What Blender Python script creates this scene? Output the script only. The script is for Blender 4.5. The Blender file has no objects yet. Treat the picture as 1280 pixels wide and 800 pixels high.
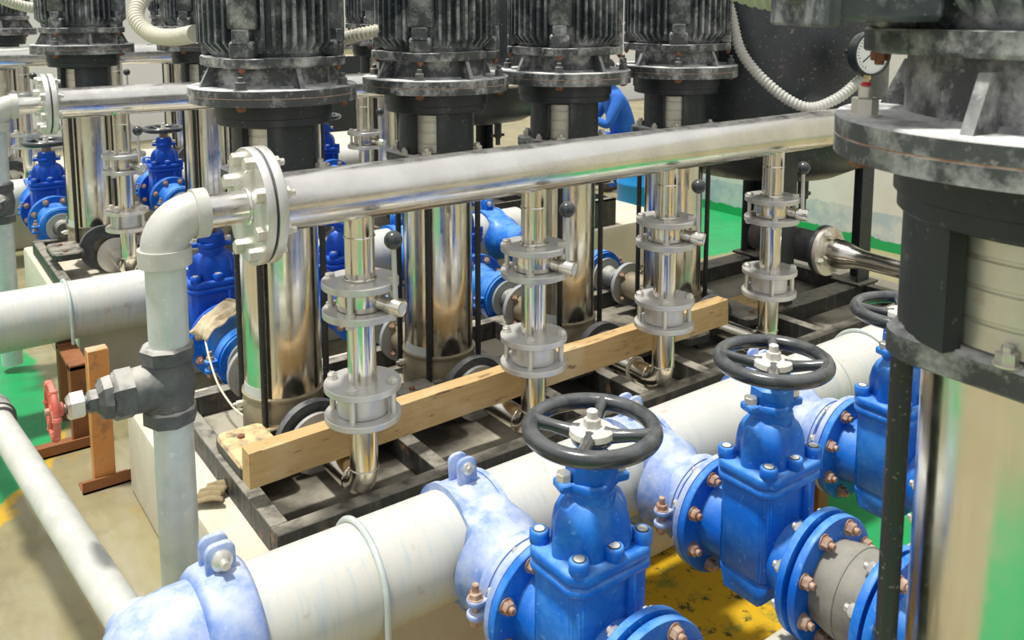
import bpy, bmesh, math, random
from mathutils import Vector, Matrix, Quaternion
random.seed(7)
C = bpy.context.scene.collection
PI = math.pi
R = math.radians
ZO = 1.955          # eye height above the floor

# ------------------------------------------------------------------ geometry helpers
def T(x=0, y=0, z=0): return Matrix.Translation((x, y, z))
def RZ(a): return Matrix.Rotation(R(a), 4, 'Z')
def RX(a): return Matrix.Rotation(R(a), 4, 'X')
def RY(a): return Matrix.Rotation(R(a), 4, 'Y')
def AX(d):          # local z turned to direction d
    return Vector((0, 0, 1)).rotation_difference(Vector(d).normalized()).to_matrix().to_4x4()
I4 = Matrix.Identity(4)

class MB:
    def __init__(s): s.v = []; s.f = []
    def add(s, vs, fs, m=I4):
        o = len(s.v)
        s.v += [tuple(m @ Vector(p)) for p in vs]
        s.f += [tuple(i + o for i in f) for f in fs]
        return s
    def rev(s, prof, m=I4, seg=32, a0=0, a1=360):
        """revolve (r, z) profile round local z; closed profiles for partial arcs"""
        full = abs(a1 - a0) >= 360
        n = seg if full else seg + 1
        vs, rings = [], []
        for r, z in prof:
            if r < 1e-6 and full:
                rings.append([len(vs)] * n); vs.append((0, 0, z))
            else:
                ring = []
                for i in range(n):
                    a = R(a0 + (a1 - a0) * i / seg)
                    ring.append(len(vs)); vs.append((r * math.cos(a), r * math.sin(a), z))
                rings.append(ring)
        fs = []
        for k in range(len(rings) - 1):
            A, B = rings[k], rings[k + 1]
            for i in range(seg):
                j = (i + 1) % n
                q = [A[i], A[j], B[j], B[i]]
                u = []
                for x in q:
                    if x not in u: u.append(x)
                if len(u) > 2: fs.append(tuple(u))
        if full:
            if prof[0][0] > 1e-6: fs.append(tuple(reversed(rings[0])))
            if prof[-1][0] > 1e-6: fs.append(tuple(rings[-1]))
        else:
            fs.append(tuple(r[0] for r in reversed(rings))); fs.append(tuple(r[-1] for r in rings))
            fs2 = []
            A, B = rings[-1], rings[0]
            for i in range(seg): fs2.append((A[i], A[i + 1], B[i + 1], B[i]))
            fs += fs2
        return s.add(vs, fs, m)
    def cyl(s, r, z0, z1, m=I4, seg=32, ch=0.0):
        if ch: p = [(r - ch, z0), (r, z0 + ch), (r, z1 - ch), (r - ch, z1)]
        else: p = [(r, z0), (r, z1)]
        return s.rev(p, m, seg)
    def ring(s, r0, r1, z0, z1, m=I4, seg=40):
        vs, fs = [], []
        for i in range(seg):
            a = 2 * PI * i / seg; c, n = math.cos(a), math.sin(a)
            vs += [(r0 * c, r0 * n, z0), (r1 * c, r1 * n, z0), (r1 * c, r1 * n, z1), (r0 * c, r0 * n, z1)]
        for i in range(seg):
            j = (i + 1) % seg
            for k in range(4):
                l = (k + 1) % 4
                fs.append((i * 4 + k, j * 4 + k, j * 4 + l, i * 4 + l))
        return s.add(vs, fs, m)
    def tube(s, pts, r, seg=16, closed=False, m=I4, caps=True):
        P = [Vector(p) for p in pts]; n = len(P)
        rr = r if isinstance(r, (list, tuple)) else [r] * n
        tang = []
        for i in range(n):
            if closed: t = P[(i + 1) % n] - P[i - 1]
            elif i == 0: t = P[1] - P[0]
            elif i == n - 1: t = P[-1] - P[-2]
            else: t = (P[i + 1] - P[i]).normalized() + (P[i] - P[i - 1]).normalized()
            tang.append(t.normalized())
        t0 = tang[0]
        u = t0.orthogonal().normalized()
        vs, fs = [], []
        for i in range(n):
            if i:
                q = tang[i - 1].rotation_difference(tang[i]); u = (q @ u)
            u = (u - tang[i] * u.dot(tang[i])).normalized()
            w = tang[i].cross(u)
            for k in range(seg):
                a = 2 * PI * k / seg
                vs.append(P[i] + (u * math.cos(a) + w * math.sin(a)) * rr[i])
        m_ = n if closed else n - 1
        for i in range(m_):
            j = (i + 1) % n
            for k in range(seg):
                l = (k + 1) % seg
                fs.append((i * seg + k, i * seg + l, j * seg + l, j * seg + k))
        if caps and not closed:
            fs.append(tuple(reversed(range(seg)))); fs.append(tuple(range((n - 1) * seg, n * seg)))
        return s.add(vs, fs, m)
    def torus(s, RR, r, m=I4, seg=48, ts=14):
        return s.tube([(RR * math.cos(2 * PI * i / seg), RR * math.sin(2 * PI * i / seg), 0) for i in range(seg)], r, ts, True, m)
    def poly(s, pts, z0, z1, m=I4, bev=0.0, seg=1):
        """prism over a polygon, edges softened"""
        bm = bmesh.new()
        b = [bm.verts.new((x, y, z0)) for x, y in pts]; t = [bm.verts.new((x, y, z1)) for x, y in pts]
        n = len(pts)
        bm.faces.new(list(reversed(b))); bm.faces.new(t)
        for i in range(n):
            j = (i + 1) % n
            bm.faces.new((b[i], b[j], t[j], t[i]))
        bmesh.ops.recalc_face_normals(bm, faces=bm.faces)
        if bev:
            bmesh.ops.bevel(bm, geom=list(bm.edges), offset=bev, segments=seg, affect='EDGES', profile=0.6)
        return s.bm(bm, m)
    def bm(s, bm, m=I4):
        bm.verts.index_update()
        s.add([v.co.copy() for v in bm.verts], [[v.index for v in f.verts] for f in bm.faces], m)
        bm.free(); return s
    def box(s, x0, x1, y0, y1, z0, z1, m=I4, bev=0.0, seg=1):
        return s.poly([(x0, y0), (x1, y0), (x1, y1), (x0, y1)], z0, z1, m, bev, seg)
    def rbox(s, hx, hy, rad, z0, z1, m=I4, bev=0.0, n=5):
        return s.poly(rrect(hx, hy, rad, n), z0, z1, m, bev)
    def hexa(s, r, z0, z1, m=I4, ch=0.12):
        c = r * ch
        return s.rev([(r, z0), (r, z1 - c), (r - c, z1)], m, 6)
    def build(s, name, mat, parent=None, ang=38):
        me = bpy.data.meshes.new(name)
        me.from_pydata(s.v, [], s.f)
        bm = bmesh.new(); bm.from_mesh(me)
        bmesh.ops.recalc_face_normals(bm, faces=bm.faces)
        bm.to_mesh(me); bm.free()
        for p in me.polygons: p.use_smooth = True
        me.set_sharp_from_angle(angle=R(ang))
        if mat: me.materials.append(mat)
        o = bpy.data.objects.new(name, me); C.objects.link(o)
        if parent: o.parent = parent
        return o

def rrect(hx, hy, rad, n=5):
    out = []
    for cx, cy, a in ((hx - rad, hy - rad, 0), (-hx + rad, hy - rad, 90), (-hx + rad, -hy + rad, 180), (hx - rad, -hy + rad, 270)):
        for i in range(n + 1):
            t = R(a + 90 * i / n); out.append((cx + rad * math.cos(t), cy + rad * math.sin(t)))
    return out
def arc(c, r, a0, a1, n, plane='yz'):
    out = []
    for i in range(n + 1):
        a = R(a0 + (a1 - a0) * i / n); p, q = r * math.cos(a), r * math.sin(a)
        out.append({'yz': (c[0], c[1] + p, c[2] + q), 'xz': (c[0] + p, c[1], c[2] + q), 'xy': (c[0] + p, c[1] + q, c[2])}[plane])
    return out
def spline(pts, n=10):
    P = [Vector(p) for p in pts]; P = [P[0] * 2 - P[1]] + P + [P[-1] * 2 - P[-2]]
    out = []
    for i in range(1, len(P) - 2):
        for k in range(n):
            t = k / n
            a, b, c, d = P[i - 1], P[i], P[i + 1], P[i + 2]
            out.append(0.5 * ((2 * b) + (c - a) * t + (2 * a - 5 * b + 4 * c - d) * t * t + (3 * b - a - 3 * c + d) * t ** 3))
    out.append(P[-2]); return out

def tag(o, label=None, cat=None, group=None, kind=None):
    if label: o['label'] = label
    if cat: o['category'] = cat
    if group: o['group'] = group
    if kind: o['kind'] = kind
    return o
def thing(name, label, cat, loc=(0, 0, 0), rz=0, group=None):
    o = bpy.data.objects.new(name, None); C.objects.link(o)
    o.empty_display_size = 0.05
    o.location = loc; o.rotation_euler = (0, 0, R(rz))
    return tag(o, label, cat, group)
KIDS = {}
def copy_tree(o, parent=None):
    c = o.copy(); C.objects.link(c); c.parent = parent
    if parent: c.matrix_parent_inverse = o.matrix_parent_inverse
    for ch in list(o.children): copy_tree(ch, c)
    return c
def dup(o, label, loc, rz=0, group=None):
    c = copy_tree(o); c.location = loc; c.rotation_euler = (0, 0, R(rz)); c['label'] = label
    if group: c['group'] = group
    return c
def struct(o, label=None):
    o['kind'] = 'structure'
    if label: o['label'] = label
    return o

# ------------------------------------------------------------------ materials
def nt(name):
    m = bpy.data.materials.new(name); m.use_nodes = True
    n = m.node_tree.nodes; l = m.node_tree.links
    return m, n, l, n['Principled BSDF']
def noise(n, l, scale, detail=4, rough=0.6, vec=None, stretch=None):
    t = n.new('ShaderNodeTexNoise'); t.inputs['Scale'].default_value = scale
    t.inputs['Detail'].default_value = detail; t.inputs['Roughness'].default_value = rough
    g = n.new('ShaderNodeNewGeometry')
    src = g.outputs['Position']
    if stretch:
        mp = n.new('ShaderNodeMapping'); mp.inputs['Scale'].default_value = stretch
        l.new(src, mp.inputs['Vector']); src = mp.outputs['Vector']
    l.new(src, t.inputs['Vector'])
    return t.outputs['Fac']
def mapr(n, l, src, a, b, c=0.0, d=1.0):
    m = n.new('ShaderNodeMapRange'); m.inputs[1].default_value = a; m.inputs[2].default_value = b
    m.inputs[3].default_value = c; m.inputs[4].default_value = d; m.clamp = True
    l.new(src, m.inputs[0]); return m.outputs[0]
def math_(n, l, op, a, b):
    m = n.new('ShaderNodeMath'); m.operation = op
    for i, x in enumerate((a, b)):
        if isinstance(x, (int, float)): m.inputs[i].default_value = x
        else: l.new(x, m.inputs[i])
    return m.outputs[0]
def mixc(n, l, fac, a, b):
    m = n.new('ShaderNodeMix'); m.data_type = 'RGBA'
    if isinstance(fac, (int, float)): m.inputs[0].default_value = fac
    else: l.new(fac, m.inputs[0])
    for i, x in ((6, a), (7, b)):
        if isinstance(x, tuple): m.inputs[i].default_value = (*x, 1)
        else: l.new(x, m.inputs[i])
    return m.outputs[2]
def paint(name, base, rough=0.45, metal=0.0, var=0.0, var2=None, vscale=12, dust=0.0, dustcol=(0.75, 0.74, 0.70), spots=0.0, spotcol=None, sscale=60,
          rust=0.0, rustcol=(0.25, 0.09, 0.03), rscale=9, streak=0.0, streakcol=(0.5, 0.6, 0.68), stretch=(9, 9, 1.2), bump=0.0, bscale=80, coat=0.0, spec=None, side=0.08):
    m, n, l, b = nt(name)
    col = base
    metalv = metal
    mf = None
    if var2:
        f = mapr(n, l, noise(n, l, vscale, 6), 0.38, 0.66, 0, var)
        col = mixc(n, l, f, col, var2)
    if streak:
        f = mapr(n, l, noise(n, l, 4.0, 6, 0.65, stretch=stretch), 0.5, 0.72, 0, streak)
        col = mixc(n, l, f, col, streakcol)
    if rust:
        f = mapr(n, l, noise(n, l, rscale, 8, 0.7), 0.62 - rust * 0.2, 0.75 - rust * 0.12, 0, 1)
        col = mixc(n, l, f, col, rustcol); mf = f
    if spots:
        f = mapr(n, l, noise(n, l, sscale, 2, 0.5), 0.66, 0.72, 0, spots)
        col = mixc(n, l, f, col, spotcol or dustcol)
    dm = None
    if dust:
        g = n.new('ShaderNodeNewGeometry'); sx = n.new('ShaderNodeSeparateXYZ'); l.new(g.outputs['Normal'], sx.inputs[0])
        up = mapr(n, l, sx.outputs['Z'], 0.25, 0.95, 0.03, 1.0)
        nz = mapr(n, l, noise(n, l, 14, 6, 0.65), 0.34, 0.56, 0.15, 1)
        sd = math_(n, l, 'MULTIPLY', mapr(n, l, noise(n, l, 9, 9, 0.72), 0.47, 0.68), side)
        dm = math_(n, l, 'MULTIPLY', math_(n, l, 'MAXIMUM', math_(n, l, 'MULTIPLY', up, nz), sd), dust)
        col = mixc(n, l, dm, col, dustcol)
    if isinstance(col, tuple): b.inputs['Base Color'].default_value = (*col, 1)
    else: l.new(col, b.inputs['Base Color'])
    b.inputs['Metallic'].default_value = metal
    if metal and (mf or dm):
        k = mf if mf else dm
        if mf and dm: k = math_(n, l, 'MAXIMUM', mf, dm)
        l.new(math_(n, l, 'MULTIPLY', math_(n, l, 'SUBTRACT', 1.0, k), metal), b.inputs['Metallic'])
    if metal or rough < 0.5:
        f = mapr(n, l, noise(n, l, 22, 5), 0.3, 0.7, max(rough - 0.06, 0.03), rough + 0.10)
        if dm: f = math_(n, l, 'MAXIMUM', f, dm)
        l.new(f, b.inputs['Roughness'])
    else: b.inputs['Roughness'].default_value = rough
    if spec is not None: b.inputs['Specular IOR Level'].default_value = spec
    if coat: b.inputs['Coat Weight'].default_value = coat; b.inputs['Coat Roughness'].default_value = 0.15
    if bump:
        bp = n.new('ShaderNodeBump'); bp.inputs['Strength'].default_value = bump; bp.inputs['Distance'].default_value = 0.004
        l.new(noise(n, l, bscale, 5), bp.inputs['Height']); l.new(bp.outputs[0], b.inputs['Normal'])
    return m

M = {}
M['steel'] = paint('polished_stainless', (0.80, 0.765, 0.69), 0.17, 1.0, var=0.5, var2=(0.66, 0.61, 0.50), vscale=5, spots=0.25, spotcol=(0.85, 0.85, 0.82), sscale=90)
M['header'] = paint('brushed_stainless', (0.82, 0.80, 0.75), 0.21, 1.0, var=0.7, var2=(0.62, 0.60, 0.56), vscale=7, dust=0.22, dustcol=(0.66, 0.66, 0.64))
M['flange'] = paint('machined_steel_flange', (0.68, 0.67, 0.645), 0.36, 0.6, var=0.7, var2=(0.56, 0.55, 0.52), vscale=14, dust=0.35, dustcol=(0.72, 0.71, 0.67), side=0.3)
M['flange_rust'] = paint('stained_steel_flange', (0.80, 0.76, 0.68), 0.4, 0.7, rust=0.55, rustcol=(0.36, 0.17, 0.08), rscale=11)
M['bolt'] = paint('zinc_bolt', (0.78, 0.76, 0.70), 0.38, 0.7, var=0.5, var2=(0.60, 0.54, 0.44), vscale=30)
M['bolt_rust'] = paint('rusty_bolt', (0.55, 0.42, 0.33), 0.6, 0.35, var=0.9, var2=(0.30, 0.13, 0.06), vscale=40)
M['bolt_brown'] = paint('brown_rusted_bolt', (0.30, 0.13, 0.07), 0.7, 0.1, var=0.8, var2=(0.17, 0.07, 0.04), vscale=40)
M['black'] = paint('black_cast_paint', (0.035, 0.042, 0.046), 0.42, 0.0, var=0.6, var2=(0.075, 0.085, 0.088), vscale=9, dust=1.0, dustcol=(0.80, 0.80, 0.78), spots=0.4, spotcol=(0.4, 0.4, 0.38), sscale=70, bump=0.15, side=0.6)
M['black2'] = paint('black_motor_paint', (0.030, 0.040, 0.048), 0.40, 0.0, var=0.8, var2=(0.085, 0.10, 0.11), vscale=10, dust=0.85, side=0.75, dustcol=(0.62, 0.64, 0.64), spots=0.7, spotcol=(0.42, 0.43, 0.43), sscale=110, bump=0.2)
M['blackclean'] = paint('black_satin_paint', (0.018, 0.024, 0.028), 0.42, 0.0, spots=0.25, spotcol=(0.3, 0.3, 0.28), sscale=60, dust=0.2)
M['rod'] = paint('black_rod_paint', (0.02, 0.022, 0.024), 0.4, 0.0, spots=0.4, spotcol=(0.35, 0.34, 0.3), sscale=120)
M['wheel'] = paint('black_enamel_wheel', (0.014, 0.018, 0.023), 0.22, 0.0, var=0.5, var2=(0.05, 0.06, 0.07), vscale=10, dust=0.18, dustcol=(0.5, 0.5, 0.48), coat=0.4)
M['wheelhub'] = paint('dusty_wheel_hub', (0.70, 0.68, 0.60), 0.6, 0.0, var=0.6, var2=(0.42, 0.42, 0.40), vscale=40)
M['blue'] = paint('blue_valve_enamel', (0.0006, 0.115, 0.58), 0.38, 0.0, var=0.7, var2=(0.001, 0.19, 0.68), vscale=9, dust=0.5, dustcol=(0.26, 0.54, 0.88), side=0.35, spots=0.3, spotcol=(0.3, 0.55, 0.85), sscale=70, spec=0.3)
M['bluedeep'] = paint('deep_blue_enamel', (0.0006, 0.062, 0.52), 0.36, 0.0, var=0.4, var2=(0.01, 0.14, 0.68), vscale=6, dust=0.25, dustcol=(0.25, 0.45, 0.8), spec=0.3)
M['bluepale'] = paint('dusty_blue_coating', (0.08, 0.20, 0.58), 0.5, 0.0, var=0.8, var2=(0.40, 0.48, 0.66), vscale=13, dust=0.7, dustcol=(0.66, 0.70, 0.78), side=0.55, spots=0.3, sscale=60)
M['whitepipe'] = paint('whitewashed_pipe', (0.60, 0.585, 0.52), 0.5, 0.0, var=0.8, var2=(0.50, 0.51, 0.47), vscale=7, streak=0.85, streakcol=(0.38, 0.48, 0.54), stretch=(16, 3, 1.6), spots=0.4, spotcol=(0.40, 0.25, 0.14), sscale=22, dust=0.45, dustcol=(0.70, 0.69, 0.66))
M['galv'] = paint('galvanized_pipe', (0.62, 0.68, 0.66), 0.42, 0.25, var=0.8, var2=(0.48, 0.56, 0.54), vscale=14, spots=0.5, spotcol=(0.85, 0.87, 0.83), sscale=45, streak=0.3, streakcol=(0.75, 0.72, 0.58), stretch=(14, 14, 1.5))
M['galvwhite'] = paint('whitened_fitting', (0.60, 0.60, 0.55), 0.5, 0.1, var=0.8, var2=(0.47, 0.49, 0.45), vscale=13, spots=0.4, spotcol=(0.75, 0.75, 0.70), sscale=40, streak=0.25, streakcol=(0.60, 0.50, 0.34))
M['castgrey'] = paint('grey_black_casting', (0.06, 0.067, 0.07), 0.5, 0.1, var=0.8, var2=(0.14, 0.15, 0.15), vscale=16, dust=0.75, dustcol=(0.62, 0.60, 0.54), bump=0.35, rust=0.12, rustcol=(0.40, 0.30, 0.2), rscale=14)
M['red'] = paint('faded_red_wheel', (0.55, 0.075, 0.045), 0.45, 0.0, var=0.7, var2=(0.62, 0.22, 0.16), vscale=30, dust=0.25, dustcol=(0.75, 0.5, 0.42))
M['rubber'] = paint('dusty_grey_rubber', (0.19, 0.185, 0.16), 0.75, 0.0, var=0.7, var2=(0.28, 0.27, 0.22), vscale=20, dust=0.35, dustcol=(0.42, 0.40, 0.34), bump=0.2)
M['ringblack'] = paint('worn_black_ring', (0.03, 0.034, 0.038), 0.5, 0.0, var=0.5, var2=(0.10, 0.11, 0.12), vscale=25, dust=0.45, dustcol=(0.45, 0.46, 0.46))
M['skid'] = paint('weathered_skid_steel', (0.028, 0.030, 0.029), 0.5, 0.2, var=0.7, var2=(0.06, 0.06, 0.055), vscale=18, dust=0.75, dustcol=(0.40, 0.37, 0.30), streak=0.28, streakcol=(0.34, 0.33, 0.30), rust=0.16, rustcol=(0.32, 0.16, 0.07), rscale=11)
M['casing'] = paint('ochre_cast_base', (0.40, 0.34, 0.23), 0.45, 0.5, var=0.8, var2=(0.26, 0.23, 0.17), vscale=10, rust=0.12, rscale=14)
M['foot'] = paint('sandy_base_foot', (0.06, 0.062, 0.062), 0.55, 0.1, dust=1.0, dustcol=(0.74, 0.56, 0.30), rust=0.1)
M['guard'] = paint('coupling_guard_steel', (0.74, 0.72, 0.64), 0.36, 0.7, var=0.6, var2=(0.58, 0.55, 0.46), vscale=14, spots=0.3, spotcol=(0.45, 0.33, 0.2), sscale=30)
M['label'] = paint('grey_sticker', (0.62, 0.66, 0.64), 0.5, 0.0)
M['orange'] = paint('orange_primer', (0.62, 0.25, 0.06), 0.6, 0.0, var=0.5, var2=(0.66, 0.36, 0.16), vscale=14, rust=0.35, rustcol=(0.24, 0.09, 0.04), rscale=7, dust=0.7, dustcol=(0.7, 0.5, 0.36))
M['brown'] = paint('brown_rusty_post', (0.24, 0.085, 0.03), 0.65, 0.0, var=0.7, var2=(0.33, 0.14, 0.05), vscale=10, rust=0.3, rustcol=(0.13, 0.06, 0.03), rscale=9)
M['conduit'] = paint('beige_conduit', (0.66, 0.64, 0.53), 0.55, 0.0, var=0.4, var2=(0.55, 0.52, 0.42), vscale=18)
M['conduitgrey'] = paint('grey_conduit', (0.52, 0.52, 0.48), 0.55, 0.0, var=0.4, var2=(0.42, 0.42, 0.39), vscale=18)
M['conduitgreen'] = paint('greenish_conduit', (0.36, 0.40, 0.28), 0.55, 0.0, var=0.4, var2=(0.42, 0.44, 0.34), vscale=18)
M['vessel'] = paint('black_vessel_paint', (0.022, 0.027, 0.032), 0.35, 0.0, var=0.7, var2=(0.045, 0.055, 0.062), vscale=4, spots=0.4, spotcol=(0.36, 0.36, 0.36), sscale=75, rust=0.02, rustcol=(0.36, 0.2, 0.14), rscale=16, dust=0.2)
M['blackrust'] = paint('rusted_black_pipe', (0.05, 0.052, 0.055), 0.5, 0.1, var=0.7, var2=(0.12, 0.12, 0.12), vscale=10, rust=0.35, rustcol=(0.22, 0.12, 0.08), rscale=9, dust=0.3)
M['dial'] = paint('white_dial', (0.86, 0.88, 0.90), 0.4)
M['ink'] = paint('black_ink', (0.02, 0.02, 0.02), 0.5)
M['brass'] = paint('dull_brass', (0.60, 0.45, 0.22), 0.4, 0.8, var=0.5, var2=(0.7, 0.66, 0.55), vscale=30)
M['redplastic'] = paint('red_plastic', (0.75, 0.03, 0.05), 0.4)
M['barrel'] = paint('blue_plastic', (0.02, 0.30, 0.75), 0.35)
M['workwear'] = paint('blue_workwear', (0.015, 0.12, 0.50), 0.8, 0.0, var=0.6, var2=(0.03, 0.19, 0.62), vscale=9)
M['skin'] = paint('skin', (0.55, 0.30, 0.20), 0.5)
M['hair'] = paint('black_hair', (0.02, 0.018, 0.016), 0.6)
M['leather'] = paint('dark_leather', (0.09, 0.05, 0.03), 0.5)
M['rag'] = paint('dirty_cloth', (0.62, 0.52, 0.36), 0.9, 0.0, var=0.7, var2=(0.40, 0.32, 0.2), vscale=40, bump=0.5, bscale=60)
M['rope'] = paint('pale_cord', (0.70, 0.64, 0.50), 0.8)
M['carton'] = paint('brown_cardboard', (0.34, 0.27, 0.15), 0.85, 0.0, var=0.7, var2=(0.20, 0.15, 0.08), vscale=30)
M['wallwhite'] = paint('white_wall_paint', (0.90, 0.90, 0.89), 0.7, 0.0, var=0.3, var2=(0.84, 0.85, 0.84), vscale=3)
M['metalgrey'] = paint('grey_sheet', (0.42, 0.44, 0.44), 0.45, 0.3)

def wood_mat():
    m, n, l, b = nt('weathered_timber')
    f = noise(n, l, 5, 8, 0.7, stretch=(1.2, 16, 16))
    col = mixc(n, l, mapr(n, l, f, 0.3, 0.7), (0.64, 0.44, 0.21), (0.50, 0.33, 0.14))
    f2 = mapr(n, l, noise(n, l, 3.0, 5), 0.52, 0.66, 0, 0.6)
    col = mixc(n, l, f2, col, (0.72, 0.58, 0.36))
    f3 = mapr(n, l, noise(n, l, 14, 6, 0.65, stretch=(0.8, 3, 3)), 0.585, 0.66, 0, 0.75)
    col = mixc(n, l, f3, col, (0.16, 0.09, 0.04))
    l.new(col, b.inputs['Base Color']); b.inputs['Roughness'].default_value = 0.75
    bp = n.new('ShaderNodeBump'); bp.inputs['Strength'].default_value = 0.3; bp.inputs['Distance'].default_value = 0.003
    l.new(f, bp.inputs['Height']); l.new(bp.outputs[0], b.inputs['Normal'])
    return m
M['wood'] = wood_mat()
def concrete_mat(name, a, c, stain=(0.36, 0.30, 0.18), sa=0.5, rough=0.8, grime_shade=None):
    m, n, l, b = nt(name)
    col = mixc(n, l, mapr(n, l, noise(n, l, 3, 8, 0.65), 0.35, 0.68), a, c)
    col = mixc(n, l, mapr(n, l, noise(n, l, 2.2, 6, 0.6, stretch=(3, 3, 0.8)), 0.5, 0.72, 0, sa), col, stain)
    col = mixc(n, l, mapr(n, l, noise(n, l, 60, 3), 0.66, 0.74, 0, 0.4), col, (0.3, 0.27, 0.2))
    if grime_shade:  # boxed area darkened: shade painted into the colour along with dirt
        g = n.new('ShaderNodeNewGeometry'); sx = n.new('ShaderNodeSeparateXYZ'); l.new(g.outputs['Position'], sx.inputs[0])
        x0, x1, y0, y1 = grime_shade; wob = mapr(n, l, noise(n, l, 5, 7, 0.7), 0.3, 0.7, -0.05, 0.05)
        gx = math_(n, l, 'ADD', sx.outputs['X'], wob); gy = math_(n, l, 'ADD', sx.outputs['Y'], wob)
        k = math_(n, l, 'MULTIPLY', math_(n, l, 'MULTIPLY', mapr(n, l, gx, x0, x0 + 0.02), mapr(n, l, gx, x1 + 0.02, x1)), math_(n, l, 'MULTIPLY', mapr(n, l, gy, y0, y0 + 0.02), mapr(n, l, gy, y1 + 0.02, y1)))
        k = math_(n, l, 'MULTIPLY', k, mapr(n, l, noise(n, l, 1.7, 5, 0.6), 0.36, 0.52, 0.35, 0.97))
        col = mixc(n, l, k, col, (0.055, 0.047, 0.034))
    l.new(col, b.inputs['Base Color']); b.inputs['Roughness'].default_value = rough
    bp = n.new('ShaderNodeBump'); bp.inputs['Strength'].default_value = 0.25; bp.inputs['Distance'].default_value = 0.006
    l.new(noise(n, l, 40, 6), bp.inputs['Height']); l.new(bp.outputs[0], b.inputs['Normal'])
    return m
M['concrete'] = concrete_mat('cream_concrete', (0.66, 0.62, 0.52), (0.55, 0.51, 0.40), (0.50, 0.42, 0.28), 0.35)

M['concretegrimeshade'] = concrete_mat('oil_stained_shaded_concrete', (0.66, 0.615, 0.51), (0.55, 0.505, 0.39), (0.50, 0.42, 0.28), 0.35, grime_shade=(0.89, 4.4, 2.34, 3.5))  # front plinth: dim skid interior painted in together with its grime
def floor_mat():
    m, n, l, b = nt('painted_floor')
    g = n.new('ShaderNodeNewGeometry'); sx = n.new('ShaderNodeSeparateXYZ')
    wn = n.new('ShaderNodeTexNoise'); wn.inputs['Scale'].default_value = 3.5; wn.inputs['Detail'].default_value = 8; wn.inputs['Roughness'].default_value = 0.7
    l.new(g.outputs['Position'], wn.inputs['Vector'])
    vm = n.new('ShaderNodeVectorMath'); vm.operation = 'MULTIPLY_ADD'
    vm.inputs[1].default_value = (0.24, 0.24, 0); 
    l.new(wn.outputs['Color'], vm.inputs[0]); l.new(g.outputs['Position'], vm.inputs[2])
    l.new(vm.outputs[0], sx.inputs[0]); X, Y = sx.outputs['X'], sx.outputs['Y']   # shifted by about +0.12
    def step(v, e, w=0.02): return mapr(n, l, v, e + 0.12 - w, e + 0.12 + w)
    def inv(v): return math_(n, l, 'SUBTRACT', 1.0, v)
    def AND(*a):
        r = a[0]
        for q in a[1:]: r = math_(n, l, 'MULTIPLY', r, q)
        return r
    base = mixc(n, l, mapr(n, l, noise(n, l, 2.4, 9, 0.66), 0.35, 0.66), (0.31, 0.275, 0.145), (0.22, 0.19, 0.105))
    base = mixc(n, l, mapr(n, l, noise(n, l, 1.6, 6, 0.6, stretch=(3.5, 0.9, 1)), 0.48, 0.68, 0, 0.7), base, (0.38, 0.355, 0.26))
    base = mixc(n, l, mapr(n, l, noise(n, l, 5, 7, 0.7), 0.56, 0.68, 0, 0.6), base, (0.34, 0.22, 0.06))
    base = mixc(n, l, mapr(n, l, noise(n, l, 2.1, 7, 0.68), 0.55, 0.66, 0, 0.6), base, (0.13, 0.115, 0.065))
    base = mixc(n, l, mapr(n, l, noise(n, l, 38, 4, 0.6), 0.67, 0.73, 0, 0.5), base, (0.10, 0.09, 0.06))
    base = mixc(n, l, mapr(n, l, noise(n, l, 30, 4, 0.6, stretch=(1.6, 0.5, 1)), 0.70, 0.74, 0, 0.6), base, (0.55, 0.52, 0.42))
    green = mixc(n, l, mapr(n, l, noise(n, l, 6, 8, 0.7), 0.4, 0.7), (0.012, 0.33, 0.10), (0.03, 0.24, 0.085))
    # left walkway paint: X + 0.35*Y based diagonal edge
    diag = math_(n, l, 'SUBTRACT', math_(n, l, 'MULTIPLY', Y, FL['k']), X)
    gl = AND(mapr(n, l, diag, FL['c'] - 0.02, FL['c'] + 0.02), inv(step(X, 0.60)), step(X, -0.9), step(Y, 3.0))
    gr = AND(step(X, FL['gx']), inv(step(X, 4.4)), inv(step(Y, 2.35)), step(Y, 0.5))
    gfar = AND(step(X, 4.95), inv(step(Y, 5.8)), step(Y, 4.5))
    gnear = AND(inv(step(X, 0.35)), step(X, -1.4), inv(step(Y, 1.0)), step(Y, -2.5))
    gr = math_(n, l, 'MAXIMUM', gr, gnear)
    gmask = math_(n, l, 'MAXIMUM', gr, math_(n, l, 'MAXIMUM', gl, gfar))
    edge = AND(mapr(n, l, diag, FL['c'] - 0.05, FL['c'] - 0.02), inv(mapr(n, l, diag, FL['c'], FL['c'] + 0.03)), inv(step(X, 0.60)), step(Y, 3.0))
    col = mixc(n, l, gmask, base, green)
    col = mixc(n, l, edge, col, (0.55, 0.34, 0.03))
    ym = AND(step(X, 0.9), inv(step(X, FL['gx'])), inv(step(Y, 2.35)))
    v = n.new('ShaderNodeTexNoise'); v.inputs['Scale'].default_value = 9; v.inputs['Detail'].default_value = 10; v.inputs['Roughness'].default_value = 0.72
    l.new(g.outputs['Position'], v.inputs['Vector'])
    yel = mixc(n, l, mapr(n, l, v.outputs['Fac'], 0.53, 0.60), (0.60, 0.36, 0.012), (0.30, 0.26, 0.03))
    yel = mixc(n, l, mapr(n, l, noise(n, l, 17, 9, 0.75), 0.555, 0.62), yel, (0.05, 0.06, 0.02))
    col = mixc(n, l, ym, col, yel)
    l.new(col, b.inputs['Base Color'])
    rg = mapr(n, l, noise(n, l, 1.5, 4), 0.4, 0.6, 0.22, 0.55)
    l.new(rg, b.inputs['Roughness'])
    return m
FL = dict(k=0.543, c=1.70, gx=2.62)
M["floor"] = floor_mat()

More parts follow.
